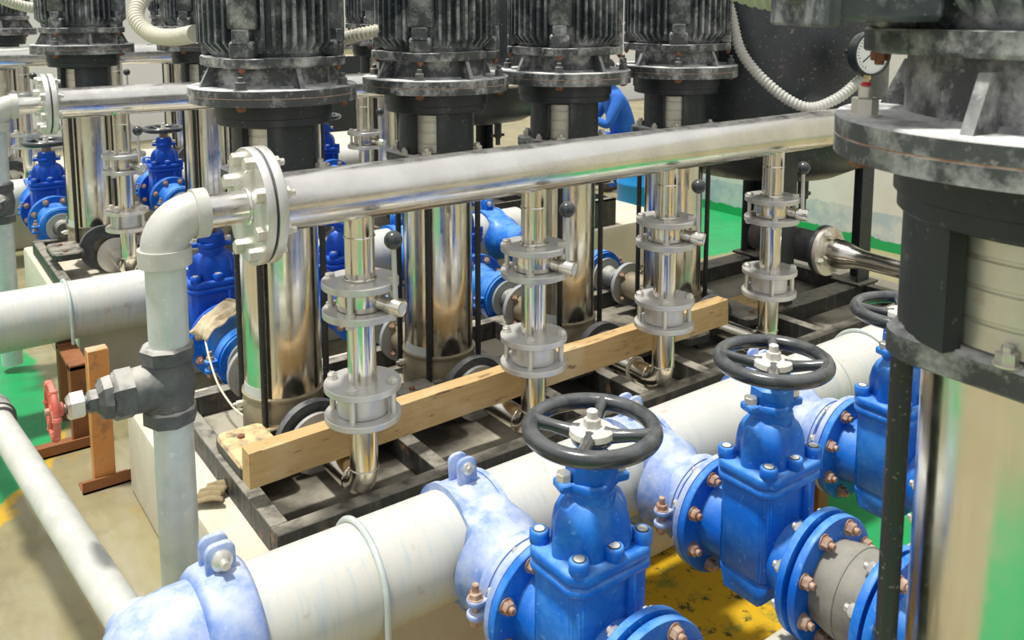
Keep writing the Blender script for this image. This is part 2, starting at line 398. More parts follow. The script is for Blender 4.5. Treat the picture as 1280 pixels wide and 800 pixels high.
# ------------------------------------------------------------------ setting
ZN = 0.51            # height of the suction / discharge axis
def blk(name, label, x0, x1, y0, y1, z0, z1, mat, bev=0.02):
    return struct(MB().box(x0, x1, y0, y1, z0, z1, bev=bev, seg=2).build(name, mat), label)
struct(MB().box(-6, 16, -5, 14, -0.1, 0.0).build('floor', M['floor']), 'wet concrete floor with green and yellow paint')
blk('concrete_plinth', 'cream concrete plinth under the front pump skid', 0.72, 4.75, 2.04, 3.62, 0, 0.36, M['concretegrimeshade'])
blk('concrete_plinth', 'cream concrete plinth under the second row of pumps', 0.72, 4.95, 4.62, 6.55, 0, 0.36, M['concrete'])
blk('concrete_plinth', 'cream concrete plinth under the rearmost row of pumps', 0.2, 4.95, 7.95, 9.2, 0, 0.545, M['concrete'])
blk('concrete_plinth', 'cream concrete plinth under the big near pump', 0.7, 2.6, -0.2, 1.27, 0, 0.36, M['concrete'])

def wall_mat():
    m, n, l, b = nt('banded_wall')
    g = n.new('ShaderNodeNewGeometry'); sx = n.new('ShaderNodeSeparateXYZ'); l.new(g.outputs['Position'], sx.inputs[0])
    z = math_(n, l, 'ADD', sx.outputs['Z'], mapr(n, l, noise(n, l, 9, 7, 0.7), 0.3, 0.7, -0.02, 0.02))
    white = mixc(n, l, mapr(n, l, noise(n, l, 3, 7), 0.4, 0.7), (0.74, 0.73, 0.66), (0.64, 0.62, 0.54))
    blue = mixc(n, l, mapr(n, l, noise(n, l, 5, 8, 0.7), 0.45, 0.6), (0.42, 0.50, 0.52), (0.60, 0.63, 0.58))
    col = mixc(n, l, mapr(n, l, z, 0.30, 0.31), blue, white)
    col = mixc(n, l, mapr(n, l, z, 0.085, 0.09), (0.012, 0.36, 0.10), col)
    l.new(col, b.inputs['Base Color']); b.inputs['Roughness'].default_value = 0.6
    return m
M['wallband'] = wall_mat()
struct(MB().box(6.5, 6.7, -4, 6.1, 0, 4.2).build('wall_right', M['wallband']), 'right wall, white over grey blue over a green foot')
struct(MB().box(-6, 16, 13.6, 13.9, 0, 3.6).build('wall_back', M['wallwhite']), 'white back wall')

# ------------------------------------------------------------------ bolts
def bolt(parent, m, r=0.013, h=0.014, mat='bolt', stud=0.012, name='bolt', washer=True, shank=0):
    b = MB()
    if washer: b.cyl(r * 1.25, 0, 0.003, m, 20)
    b.hexa(r, 0.003 if washer else 0, h, m)
    if stud: b.cyl(r * 0.55, h - 0.002, h + stud, m, 12, 0.0015)
    if shank: b.cyl(r * 0.55, -shank, 0.002, m, 12)
    return b.build(name, M[mat], parent)

# ------------------------------------------------------------------ vertical pump (origin on the skid top, under the shaft)
def make_pump(label, group):
    t = thing('vertical_pump', label, 'pump', group=group)
    # base casting: middle casing, front and rear nozzles, side feet
    b = MB()
    b.rev([(0.11, -0.05), (0.15, -0.02), (0.15, 0.085), (0.143, 0.10), (0.143, 0.112)], seg=48)
    b.tube([(0, -0.08, 0.02), (0, -0.245, 0.02)], 0.062, 24)
    b.tube([(0, 0.10, 0.065), (0, 0.30, 0.065)], 0.07, 24)
    b.build('pump_casing', M['casing'], t)
    MB().rev([(0.143, 0.112), (0.151, 0.114), (0.151, 0.122), (0.143, 0.124)], seg=56).build('casing_rim', M['casing'], t)
    for sx in (-1, 1):
        for sy in (-1,):
            f = MB().poly(rrect(0.085, 0.15, 0.035), 0, 0.045, T(sx * 0.205, sy * 0.23, 0), 0.008)
            f.box(-0.10, 0.10, -0.04, 0.04, 0.0, 0.035, T(sx * 0.14, sy * 0.11, 0), 0.006)
            fo = f.build('base_foot', M['foot'], t)
            for dy in (0.10, -0.07):
                bolt(fo, T(sx * 0.22, sy * 0.23 + dy * sy, 0.045), 0.013, 0.009, 'bolt_brown', 0, 'anchor_bolt', washer=False)
    # drain plug
    bolt(t, T(-0.143 * math.cos(R(12)), 0.143 * math.sin(R(12)), 0.075) @ AX((-1, 0.2, 0)), 0.013, 0.03, 'guard', 0.012, 'drain_plug')
    # nozzle flanges
    MB().ring(0.06, 0.136, -0.245, -0.278, T(0, 0, 0.02) @ AX((0, 1, 0))).build('nozzle_ring', M['ringblack'], t)
    g = MB().ring(0.05, 0.112, 0.295, 0.318, T(0, 0, 0.065) @ AX((0, 1, 0)))
    gf = g.build('suction_flange', M['metalgrey'], t)
    for k in range(4):
        a = R(45 + 90 * k)
        bolt(gf, T(0.088 * math.cos(a), 0.295, 0.065 + 0.088 * math.sin(a)) @ AX((0, -1, 0)), 0.013, 0.014, 'bolt_rust', 0.01, 'flange_bolt')
    MB().cyl(0.140, 0.118, 0.905, seg=64).build('sleeve', M['steel'], t)
    MB().rev([(0.1405, 0.124), (0.1415, 0.124), (0.1415, 0.160), (0.1405, 0.160)], seg=16, a0=168, a1=222).build('label_band', M['label'], t)
    # head plate
    MB().rbox(0.166, 0.166, 0.06, 0.90, 0.942, bev=0.005).build('head_plate', M['black'], t)
    for k in range(4):
        a = 45 + 90 * k; x, y = 0.166 * math.cos(R(a)), 0.166 * math.sin(R(a))
        MB().cyl(0.0115, 0.02, 0.902, T(x, y, 0), 16).build('tie_rod', M['rod'], t)
        bolt(t, T(x, y, 0.942), 0.021, 0.022, 'bolt', 0.012, 'head_bolt')
    # lantern: two curved legs under a round adapter
    ln = MB()
    for a0 in (238.5, 58.5):
        ln.rev([(0.125, 0.94), (0.150, 0.94), (0.150, 1.112), (0.125, 1.112)], seg=26, a0=a0, a1=a0 + 143)
    ln.build('lantern', M['blackclean'], t)
    for a in (187, 7):
        bolt(t, T(0.160 * math.cos(R(a)), 0.160 * math.sin(R(a)), 0.942), 0.014, 0.018, 'bolt', 0.008, 'lantern_bolt')
    gp = [(0.116, 0.945), (0.122, 0.948)]
    for z in (0.985, 1.03, 1.07):
        gp += [(0.122, z - 0.004), (0.119, z - 0.002), (0.119, z + 0.002), (0.122, z + 0.004)]
    gp += [(0.122, 1.095), (0.116, 1.1)]
    MB().rev(gp, seg=40).build('coupling_guard', M['guard'], t)
    MB().rev([(0.150, 1.108), (0.196, 1.108), (0.200, 1.112), (0.200, 1.134), (0.206, 1.137), (0.206, 1.192), (0.15, 1.192)], seg=56).build('adapter', M['blackclean'], t)
    MB().rev([(0.18, 1.188), (0.290, 1.188), (0.290, 1.2135), (0.18, 1.2135)], seg=72).build('adapter_flange', M['black'], t)
    MB().ring(0.2, 0.2885, 1.2125, 1.2175, seg=72).build('gasket', M['bolt_rust'], t)
    fl = MB().rev([(0.18, 1.2165), (0.290, 1.2165), (0.290, 1.240), (0.287, 1.243), (0.204, 1.243), (0.198, 1.25), (0.196, 1.338), (0.15, 1.338)], seg=72)
    for a in (0, 90, 180, 270):
        fl.poly([(0.19, 1.243), (0.262, 1.243), (0.225, 1.315), (0.19, 1.315)], -0.008, 0.008, RZ(a) @ RX(90))
    fo = fl.build('motor_flange', M['black'], t)
    for k in range(4):
        a = 45 + 90 * k; x, y = 0.256 * math.cos(R(a)), 0.256 * math.sin(R(a))
        bolt(fo, T(x, y, 1.243), 0.018, 0.026, 'castgrey', 0.016, 'flange_bolt')
        bolt(fo, T(x, y, 1.188) @ RX(180), 0.018, 0.014, 'bolt_brown', 0.004, 'flange_nut', washer=False)
    # motor
    ring = MB().rev([(0.17, 1.312), (0.232, 1.312), (0.238, 1.318), (0.238, 1.345), (0.17, 1.345)], seg=64)
    for a in (45, 135, 225, 315):
        ring.poly([(0.20, -0.075), (0.238, -0.075), (0.252, -0.045), (0.252, 0.045), (0.238, 0.075), (0.20, 0.075)], 1.312, 1.345, RZ(a), 0.003)
        ring.box(0.20, 0.252, -0.042, 0.042, 1.343, 1.402, RZ(a), 0.008)
    ro = ring.build('motor_end_ring', M['black'], t)
    for a in (45, 135, 225, 315):
        bolt(ro, T(0.24 * math.cos(R(a)), 0.24 * math.sin(R(a)), 1.312) @ RX(180), 0.012, 0.012, 'bolt_brown', 0.006, 'ring_bolt', washer=False)
    mo = MB().rev([(0.19, 1.335), (0.214, 1.36), (0.214, 1.80), (0.19, 1.80)], seg=64)
    nf = 46
    for i in range(nf):
        a = 360 * i / nf
        d = (a - 45) % 90; d = min(d, 90 - d)
        if d < 11: continue
        mo.poly([(0.205, 1.352), (0.252, 1.395), (0.252, 1.775), (0.205, 1.79)], -0.0055, 0.0055, RZ(a) @ RX(90))
    for a in (45, 135, 225, 315):
        mo.poly([(0.20, -0.052), (0.240, -0.052), (0.252, -0.036), (0.252, 0.036), (0.240, 0.052), (0.20, 0.052)], 1.44, 1.78, RZ(a), 0.006)
        mo.poly([(0.205, 1.385), (0.252, 1.385), (0.252, 1.44), (0.205, 1.44)], -0.030, 0.030, RZ(a) @ RX(90), 0.004)
    mo.build('motor_body', M['black2'], t)
    MB().rev([(0.20, 1.79), (0.255, 1.795), (0.255, 1.93), (0.235, 1.955), (0.0, 1.965)], seg=56).build('fan_cowl', M['black2'], t)
    return t

PUMPS = 'vertical pumps in rows'
SK = 0.445
p0 = make_pump('black vertical pump nearest the white elbow, first behind the shiny front header', PUMPS)
p0.location = (1.145, 3.0, SK)
front_pumps = [p0]
for x, y, lab in ((1.81, 2.985, 'black vertical pump second from the left behind the shiny front header'),
                  (2.465, 2.97, 'black vertical pump third from the left behind the front header, left of the squatting worker'),
                  (3.13, 2.93, 'black vertical pump fourth behind the front header, between the worker and the black vessel')):
    front_pumps.append(dup(p0, lab, (x, y, SK)))
for x, lab in ((1.045, 'black vertical pump at far left in the second row, right of the small header flange'),
               (1.775, 'vertical pump of second row with red sleeve mark, left of first front pump'),
               (2.43, 'vertical pump of second row, mostly hidden behind the first front motor'),
               (3.08, 'vertical pump of second row seen between the first and second front motors')):
    dup(p0, lab, (x, 5.88, SK + 0.05))
dup(p0, 'half seen black motor and pump at top left corner of the rearmost row', (0.86, 8.45, 0.545))
dup(p0, 'vertical pump of the rearmost row behind the looped beige conduit', (2.32, 8.45, 0.545))
FOOTD = M['skid']
_fd = {}
for o in list(bpy.data.objects):
    if o.name.startswith('base_foot') and o.parent and o.parent not in (p0,):
        if o.data.name not in _fd:
            me = o.data.copy(); me.materials[0] = FOOTD; _fd[o.data.name] = me
        o.data = _fd[o.data.name]
p5 = dup(p0, 'big near vertical pump filling the right edge of the picture', (1.292, 0.503, SK + 0.118))

# ------------------------------------------------------------------ discharge risers
def make_ball_valve(label, group):
    t = thing('ball_valve', label, 'valve', group=group)
    for z0 in (0.035, -0.055):
        MB().rev([(0.044, z0), (0.115, z0), (0.117, z0 + 0.002), (0.117, z0 + 0.020), (0.115, z0 + 0.022), (0.044, z0 + 0.022)], seg=56).build('flange', M['flange'], t)
    MB().rev([(0.05, -0.033), (0.073, -0.030), (0.076, 0.0), (0.073, 0.032), (0.05, 0.035)], seg=40).build('valve_body', M['steel'], t)
    for k in range(4):
        a = 45 + 90 * k; x, y = 0.096 * math.cos(R(a)), 0.096 * math.sin(R(a))
        b = MB().cyl(0.0085, -0.06, 0.06, T(x, y, 0), 16).cyl(0.014, -0.033, -0.022, T(x, y, 0), 16)
        b.hexa(0.016, 0.057, 0.069, T(x, y, 0)).hexa(0.016, 0.055, 0.068, T(x, y, 0) @ RX(180))
        b.build('flange_bolt', M['bolt'], t)
    d = Vector((0.46, -0.885, -0.10)).normalized()
    b = MB().rev([(0.023, 0.05), (0.027, 0.065), (0.021, 0.075), (0.021, 0.10), (0.0265, 0.104), (0.0265, 0.148), (0.025, 0.152), (0.0225, 0.150), (0, 0.150)], AX(d), 28)
    so = b.build('stem_housing', M['steel'], t)
    MB().cyl(0.017, 0.1495, 0.152, AX(d), 24).build('stem_cap', M['label'], so)
    e = d * 0.128
    lv = MB().tube([e + Vector((0, 0, 0.012)), e + Vector((-0.004, 0, 0.19))], [0.0085, 0.0075], 14).build('lever', M['flange'], t)
    MB().rev([(0, -0.0285), (0.012, -0.0258), (0.0205, -0.0195), (0.0265, -0.0095), (0.028, 0), (0.0265, 0.0095), (0.0205, 0.0195), (0.012, 0.0258), (0, 0.0285)], T(*(e + Vector((-0.004, 0, 0.205)))), 28).build('lever_knob', M['wheel'], lv)
    return t
def make_check_valve(label, group):     # origin at the top face
    t = thing('check_valve', label, 'valve', group=group)
    for z0, nm in ((-0.020, 'flange'), (-0.117, 'flange')):
        MB().rev([(0.044, z0), (0.116, z0), (0.118, z0 + 0.002), (0.118, z0 + 0.018), (0.116, z0 + 0.020), (0.044, z0 + 0.020)], seg=56).build(nm, M['flange'], t)
    MB().rev([(0.05, -0.097), (0.078, -0.095), (0.078, -0.022), (0.05, -0.02)], seg=44).build('valve_body', M['flange'], t)
    for k in range(4):
        a = 45 + 90 * k; x, y = 0.097 * math.cos(R(a)), 0.097 * math.sin(R(a))
        b = MB().cyl(0.0095, -0.117, 0.004, T(x, y, 0), 16).build('flange_bolt', M['guard'], t)
        MB().hexa(0.0165, 0.0005, 0.017, T(x, y, 0)).cyl(0.010, 0.012, 0.021, T(x, y, 0), 14, 0.001).build('bolt_nut', M['bolt'], b)
    return t
def make_spool(label, group):           # pipe between ball valve and check valve, origin at its foot
    o = MB().cyl(0.0445, 0, 0.213, seg=36).build('spool_pipe', M['steel'])
    return tag(o, label, 'pipe', group)
def make_elbow(label, group):           # origin below the check valve
    t = thing('elbow_pipe', label, 'pipe', group=group)
    z = -0.698 + 0.462; rb = 0.072
    pts = [(0, 0, 0), (0, 0, z + rb + 0.01)] + arc((0, rb, z + rb), rb, 180, 270, 10)[1:] + [(0, 0.30, z), (0, 0.345, z)]
    MB().tube(pts, 0.0445, 32).build('bent_pipe', M['steel'], t)
    MB().torus(0.0448, 0.0025, T(0, 0, z + rb), 36, 8).build('weld_bead', M['steel'], t)
    MB().torus(0.0448, 0.0025, T(0, rb, z) @ RX(90), 36, 8).build('weld_bead', M['steel'], t)
    MB().ring(0.044, 0.108, 0.345, 0.362, T(0, 0, z) @ AX((0, 1, 0))).build('end_disc', M['flange'], t)
    return t
HY, HZ = 2.344, 1.409
GB, GC, GS, GE = 'lever ball valves on the risers', 'flanged check valves on the risers', 'spool pipes of the risers', 'elbow pipes under the risers'
RX_ = [1.145, 1.812, 2.468, 3.128]
rows = [('first', 'nearest the white elbow'), ('second', 'in front of the second front pump'), ('third', 'at the right end of the timber'), ('fourth', 'before the black vessel legs')]
bv = cv = sp = el = None
for i, x in enumerate(RX_):
    w = rows[i][1]
    L = ['steel ball valve with knobbed lever on the riser ' + w, 'two flange check valve on the riser ' + w, 'short polished pipe on the riser ' + w, 'polished elbow pipe at the foot of the riser ' + w]
    if i == 0:
        bv = make_ball_valve(L[0], GB); bv.location = (x, HY, 1.083)
        cv = make_check_valve(L[1], GC); cv.location = (x, HY, 0.815)
        sp = make_spool(L[2], GS); sp.location = (x, HY, 0.815)
        el = make_elbow(L[3], GE); el.location = (x, HY, 0.698)
    else:
        dup(bv, L[0], (x, HY, 1.083)); dup(cv, L[1], (x, HY, 0.815)); dup(sp, L[2], (x, HY, 0.815)); dup(el, L[3], (x, HY, 0.698))
# second row risers
HY2 = 5.24
for x, w, first in ((1.108, 'behind the white elbow in second row', 1), (2.62, 'behind the gap between two nearest motors', 0), ):
    b_ = dup(bv, 'ball valve with knobbed lever on the riser ' + w, (x, HY2, 1.083)); c_ = dup(cv, 'check valve on the riser ' + w, (x, HY2, 0.815))
    dup(sp, 'polished spool pipe on the riser ' + w, (x, HY2, 0.815)); dup(el, 'elbow pipe at the foot of the riser ' + w, (x, HY2, 0.698))
    if first:
        for ch in c_.children:
            if ch.name.startswith('flange') and not ch.name.startswith('flange_bolt'):
                ch.data = ch.data.copy(); ch.data.materials[0] = M['flange_rust']
                ch['label'] = 'rust stained flange'

for x, w in ((0.95, 'behind the small far left flange'), (1.64, 'under the looped beige conduit'), (2.9, 'rearmost, behind first front motor')):
    dup(bv, 'ball valve with knobbed lever on the riser ' + w, (x, 7.85, 1.233)); dup(cv, 'check valve on the riser ' + w, (x, 7.85, 0.965))
    dup(sp, 'polished spool pipe on the riser ' + w, (x, 7.85, 0.965)); dup(el, 'elbow pipe at the foot of the riser ' + w, (x, 7.85, 0.848))
# ------------------------------------------------------------------ headers
def make_header(label, x0, x1, y, z, stubs, mat='header', hf=True, zb=1.14):
    t = thing('header_pipe', label, 'pipe', (0, y, z), group='stainless header pipes')
    MB().cyl(0.084, x0, x1, AX((1, 0, 0)), 56).build('main_pipe', M[mat], t)
    for x in stubs:
        o = MB().cyl(0.0455, zb - z, -0.05, T(x, 0, 0), 36).torus(0.047, 0.004, T(x, 0, zb - z + 0.004), 36, 8).build('branch_stub', M['steel'], t)
        MB().torus(0.0458, 0.003, T(x, 0, -0.135), 36, 8).build('weld_bead', M['steel'], o)
    if hf:
        f = MB().rev([(0.07, 0.0), (0.163, 0.0), (0.165, 0.003), (0.165, 0.024), (0.163, 0.026), (0.07, 0.026)], T(x0 - 0.004, 0, 0) @ AX((1, 0, 0)), 64).build('end_flange', M['flange'], t)
        MB().cyl(0.155, -0.006, 0.0, T(x0 - 0.004, 0, 0) @ AX((1, 0, 0)), 56).build('gasket', M['ringblack'], t)
        for k in range(8):
            a = R(22.5 + 45 * k)
            b = MB(); m = T(x0 + 0.022, 0.135 * math.cos(a), 0.135 * math.sin(a)) @ AX((1, 0, 0))
            b.hexa(0.018, 0, 0.018, m).cyl(0.010, 0.015, 0.032, m, 14, 0.001)
            b.build('flange_nut', M['bolt'], f)
    else:
        MB().rev([(0.084, 0), (0.07, -0.04), (0.0, -0.055)], T(x0, 0, 0) @ AX((1, 0, 0)), 48).build('end_cap', M['steel'], t)
    MB().rev([(0.084, 0), (0.07, 0.04), (0.0, 0.055)], T(x1, 0, 0) @ AX((1, 0, 0)), 48).build('end_cap', M['steel'], t)
    return t
make_header('long shiny stainless header pipe crossing the picture in front of the pumps', 0.842, 4.3, HY, HZ, RX_)
make_header('stainless header pipe of the second row, behind the first front motor', 0.75, 4.2, HY2 + 0.02, HZ + 0.03, [1.108, 1.78, 2.62, 3.05])
make_header('stainless header pipe of the rearmost row, high at the upper left', -0.6, 4.2, 7.85, HZ + 0.16, [0.95, 1.64, 2.9], hf=False, zb=1.29)

# ------------------------------------------------------------------ galvanized outlet risers with a black globe valve
def make_outlet(label, zlen):
    """origin on the header axis where the upright stands; header flange lies at +X"""
    t = thing('outlet_pipe', label, 'pipe', group='outlet pipes at the header ends')
    f = MB().rev([(0.04, -0.030), (0.163, -0.030), (0.165, -0.027), (0.165, -0.008), (0.163, -0.006), (0.04, -0.006)], T(0.254, 0, 0) @ AX((1, 0, 0)), 64).build('end_flange', M['flange'], t)
    for k in range(8):
        a = R(22.5 + 45 * k); m = T(0.224, 0.135 * math.cos(a), 0.135 * math.sin(a)) @ AX((-1, 0, 0))
        MB().hexa(0.021, 0, 0.022, m).build('flange_bolt', M['bolt'], f)
    MB().tube([(0.09, 0, 0), (0.23, 0, 0)], 0.046, 36).torus(0.048, 0.005, T(0.222, 0, 0) @ RY(90), 36, 8).build('short_pipe', M['header'], t)
    e = MB().tube([(0.085, 0, 0)] + arc((0.085, 0, -0.085), 0.085, 90, 180, 12, 'xz')[1:] + [(0, 0, -0.09)], 0.060, 36)
    e.ring(0.05, 0.067, 0.075, 0.110, RY(90), 40).ring(0.05, 0.068, -0.125, -0.08, I4, 40)
    e.build('elbow', M['galvwhite'], t)
    MB().cyl(0.0515, -0.10 - zlen, -0.10, I4, 40).build('upright_pipe', M['galv'], t)
    return t
o1 = make_outlet('galvanized upright pipe with white elbow from the front header flange', HZ - 0.11)
o1.location = (0.582, HY, HZ)
dup(o1, 'galvanized upright pipe with elbow at the left picture edge', (0.490, HY2 + 0.02, HZ + 0.03))
def make_globe(label):                   # origin on the upright pipe axis, stem to -X
    t = thing('globe_valve', label, 'valve', group='black globe valves with red wheels')
    b = MB().rev([(0.052, -0.10), (0.058, -0.095), (0.062, -0.05), (0.070, 0.0), (0.062, 0.05), (0.058, 0.095), (0.052, 0.10)], seg=36)
    b.tube([(0.0, 0, 0), (-0.055, 0, 0), (-0.115, 0, 0)], [0.066, 0.062, 0.058], 28)
    b.build('valve_body', M['castgrey'], t, 60)
    for z in (0.062, -0.108):
        MB().rev([(0.062, z), (0.070, z + 0.006), (0.070, z + 0.040), (0.062, z + 0.046)], I4, 8).build('hex_end', M['castgrey'], t, 20)
    d = AX((-1, 0, 0))
    MB().hexa(0.070, 0.095, 0.148, d, 0.2).rev([(0.060, 0.146), (0.056, 0.166), (0.036, 0.178)], d, 8).build('bonnet_nut', M['castgrey'], t, 20)
    MB().cyl(0.018, 0.17, 0.25, d, 20).build('stem_neck', M['castgrey'], t)
    MB().hexa(0.031, 0.178, 0.202, d, 0.2).build('packing_nut', M['castgrey'], t, 20)
    MB().hexa(0.036, 0.210, 0.248, d, 0.2).build('packing_nut', M['guard'], t, 20)
    MB().cyl(0.009, 0.24, 0.297, d, 16).build('stem', M['bolt_rust'], t)
    w = MB().torus(0.066, 0.0085, T(-0.280, 0, 0) @ RY(90) @ RZ(12), 40, 12)
    for k in range(3):
        a = R(60 + 120 * k); p = Vector((0, math.cos(a), math.sin(a)))
        w.tube([Vector((-0.275, 0, 0)) + p * 0.010, Vector((-0.279, 0, 0)) + p * 0.035, Vector((-0.280, 0, 0)) + p * 0.066], [0.012, 0.008, 0.010], 12)
    for k in range(6):
        a = R(60 * k); w.rev([(0, -0.011), (0.009, -0.007), (0.0115, 0), (0.009, 0.007), (0, 0.011)], T(-0.280, 0.067 * math.cos(a), 0.067 * math.sin(a)), 12)
    w.cyl(0.017, 0.255, 0.287, d, 20, 0.003)
    w.build('hand_wheel', M['red'], t)
    return t
g1 = make_globe('black cast globe valve with faded red hand wheel on the front upright pipe'); g1.location = (0.576, HY, 0.958)
dup(g1, 'black cast valve on the upright pipe at the left picture edge', (0.490, HY2 + 0.02, 0.93), 65)

# ------------------------------------------------------------------ blue gate valves (origin on the flow axis, flow along Y)
def make_gate(label, mat, group, wheel_mat='wheel', rot=0):
    t = thing('gate_valve', label, 'valve', group=group)
    b = MB()
    Yx = AX((0, 1, 0))
    b.rev([(0.108, -0.16), (0.100, -0.12), (0.098, -0.06), (0.10, 0.0), (0.098, 0.06), (0.100, 0.12), (0.108, 0.16)], Yx, 44)
    b.poly(rrect(0.112, 0.082, 0.03), -0.05, 0.20, bev=0.006)
    b.poly([(-0.082, -0.05), (0.082, -0.05), (0.06, -0.125), (-0.06, -0.125)], -0.108, 0.108, RZ(90) @ RX(90), 0.012)
    b.rev([(0, -0.138), (0.05, -0.128), (0.085, -0.09), (0.098, -0.04), (0.1, 0.02)], T() @ Matrix.Diagonal((1.08, 0.66, 1, 1)), 40)
    b.box(0.035, 0.055, -0.098, -0.07, 0.02, 0.20, bev=0.006).box(0.035, 0.055, 0.07, 0.098, 0.02, 0.20, bev=0.006)
    b.build('valve_body', M[mat], t, 45)
    for s in (-1, 1):
        m = T(0, s * 0.175, 0) @ AX((0, -s, 0))
        f = MB().rev([(0.09, 0.0), (0.152, 0.0), (0.165, 0.004), (0.165, 0.022), (0.163, 0.0245), (0.10, 0.0245)], m, 64).build('flange', M[mat], t)
        for k in range(8):
            a = R(22.5 + 45 * k)
            bolt(f, m @ T(0.138 * math.cos(a), 0.138 * math.sin(a), 0.0245), 0.0165, 0.019, 'bolt_rust' if s > 0 else 'bolt', 0.011, 'flange_bolt')
    # bonnet
    out = []
    hx, hy, c = 0.124, 0.096, 0.03
    oc = [(hx - c, -hy), (hx, -hy + c), (hx, hy - c), (hx - c, hy), (-hx + c, hy), (-hx, hy - c), (-hx, -hy + c), (-hx + c, -hy)]
    MB().poly(oc, 0.192, 0.216, bev=0.006).build('body_rim', M[mat], t, 45)
    bo = MB().poly(oc, 0.2185, 0.248, bev=0.006)
    # dome
    vs, fs = [], []
    prof = [(1.0, 0.244), (1.0, 0.275), (0.98, 0.30), (0.92, 0.325), (0.80, 0.347), (0.62, 0.363), (0.5, 0.368)]
    n = 48
    for s, z in prof:
        for i in range(n):
            a = 2 * PI * i / n
            w = 1 + 0.085 * math.cos(6 * a)
            vs.append((0.100 * s * w * math.cos(a), 0.076 * s * w * math.sin(a), z))
    for k in range(len(prof) - 1):
        for i in range(n):
            j = (i + 1) % n; fs.append((k * n + i, k * n + j, (k + 1) * n + j, (k + 1) * n + i))
    fs.append(tuple(range((len(prof) - 1) * n, len(prof) * n)))
    bo.add(vs, fs)
    bo.cyl(0.056, 0.345, 0.385, ch=0.004)
    for x in (-0.094, 0, 0.094):
        for y in (-0.069, 0.069): bo.cyl(0.023, 0.245, 0.276, T(x, y * (1.12 if x == 0 else 1), 0), 24, 0.003)
    bn = bo.build('bonnet', M[mat], t, 45)
    for x in (-0.094, 0, 0.094):
        for y in (-0.069, 0.069):
            m = T(x, y * (1.12 if x == 0 else 1), 0.276)
            MB().ring(0.0125, 0.0145, 0, 0.0015, m, 20).build('bolt_seat', M['rod'], bn)
            MB().cyl(0.0125, -0.002, 0.002, m, 20).build('bolt_cap', M['wheelhub'], bn)
    gl = MB().poly([(0.062, -0.032), (0.062, 0.032), (0.04, 0.052), (-0.04, 0.052), (-0.062, 0.032), (-0.062, -0.032), (-0.04, -0.052), (0.04, -0.052)], 0.386, 0.408, RZ(20), 0.003)
    gl.rev([(0.057, 0.406), (0.060, 0.410), (0.058, 0.446), (0.050, 0.452)], RZ(12), 8)
    gl.box(0.045, 0.086, -0.024, 0.024, 0.386, 0.408, RZ(165), 0.005).box(0.045, 0.086, -0.024, 0.024, 0.386, 0.408, RZ(-15), 0.005)
    go = gl.build('gland', M[mat], t)
    for a in (165, -15):
        bolt(go, RZ(a) @ T(0.068, 0, 0.408), 0.018, 0.018, 'guard', 0, 'gland_bolt', washer=False)
    MB().cyl(0.030, 0.445, 0.485, seg=24).build('wheel_collar', M['bolt_rust'], t)
    # hand wheel
    zz = 0.515
    w = MB().torus(0.138, 0.0195, T(0, 0, zz), 64, 18)
    for k in range(4):
        a = R(rot + 90 * k); p = Vector((math.cos(a), math.sin(a), 0))
        w.tube([Vector((0, 0, zz - 0.012)) + p * 0.03, Vector((0, 0, zz - 0.010)) + p * 0.055, Vector((0, 0, zz - 0.004)) + p * 0.09, Vector((0, 0, zz)) + p * 0.118, Vector((0, 0, zz)) + p * 0.136], [0.020, 0.0155, 0.0135, 0.0155, 0.0195], 14)
    w.rev([(0.03, zz - 0.034), (0.046, zz - 0.028), (0.050, zz - 0.012), (0.046, zz - 0.002), (0.03, zz)], seg=36)
    wo = w.build('hand_wheel', M[wheel_mat], t, 60)
    MB().rev([(0.052, zz - 0.012), (0.050, zz + 0.001), (0.044, zz + 0.005), (0, zz + 0.006)], seg=36).build('hub_face', M['wheelhub'], wo)
    MB().hexa(0.0195, zz + 0.004, zz + 0.026, RZ(15)).cyl(0.0125, zz + 0.024, zz + 0.044, I4, 16, 0.002).build('hub_nut', M['wheelhub'], wo)
    return t

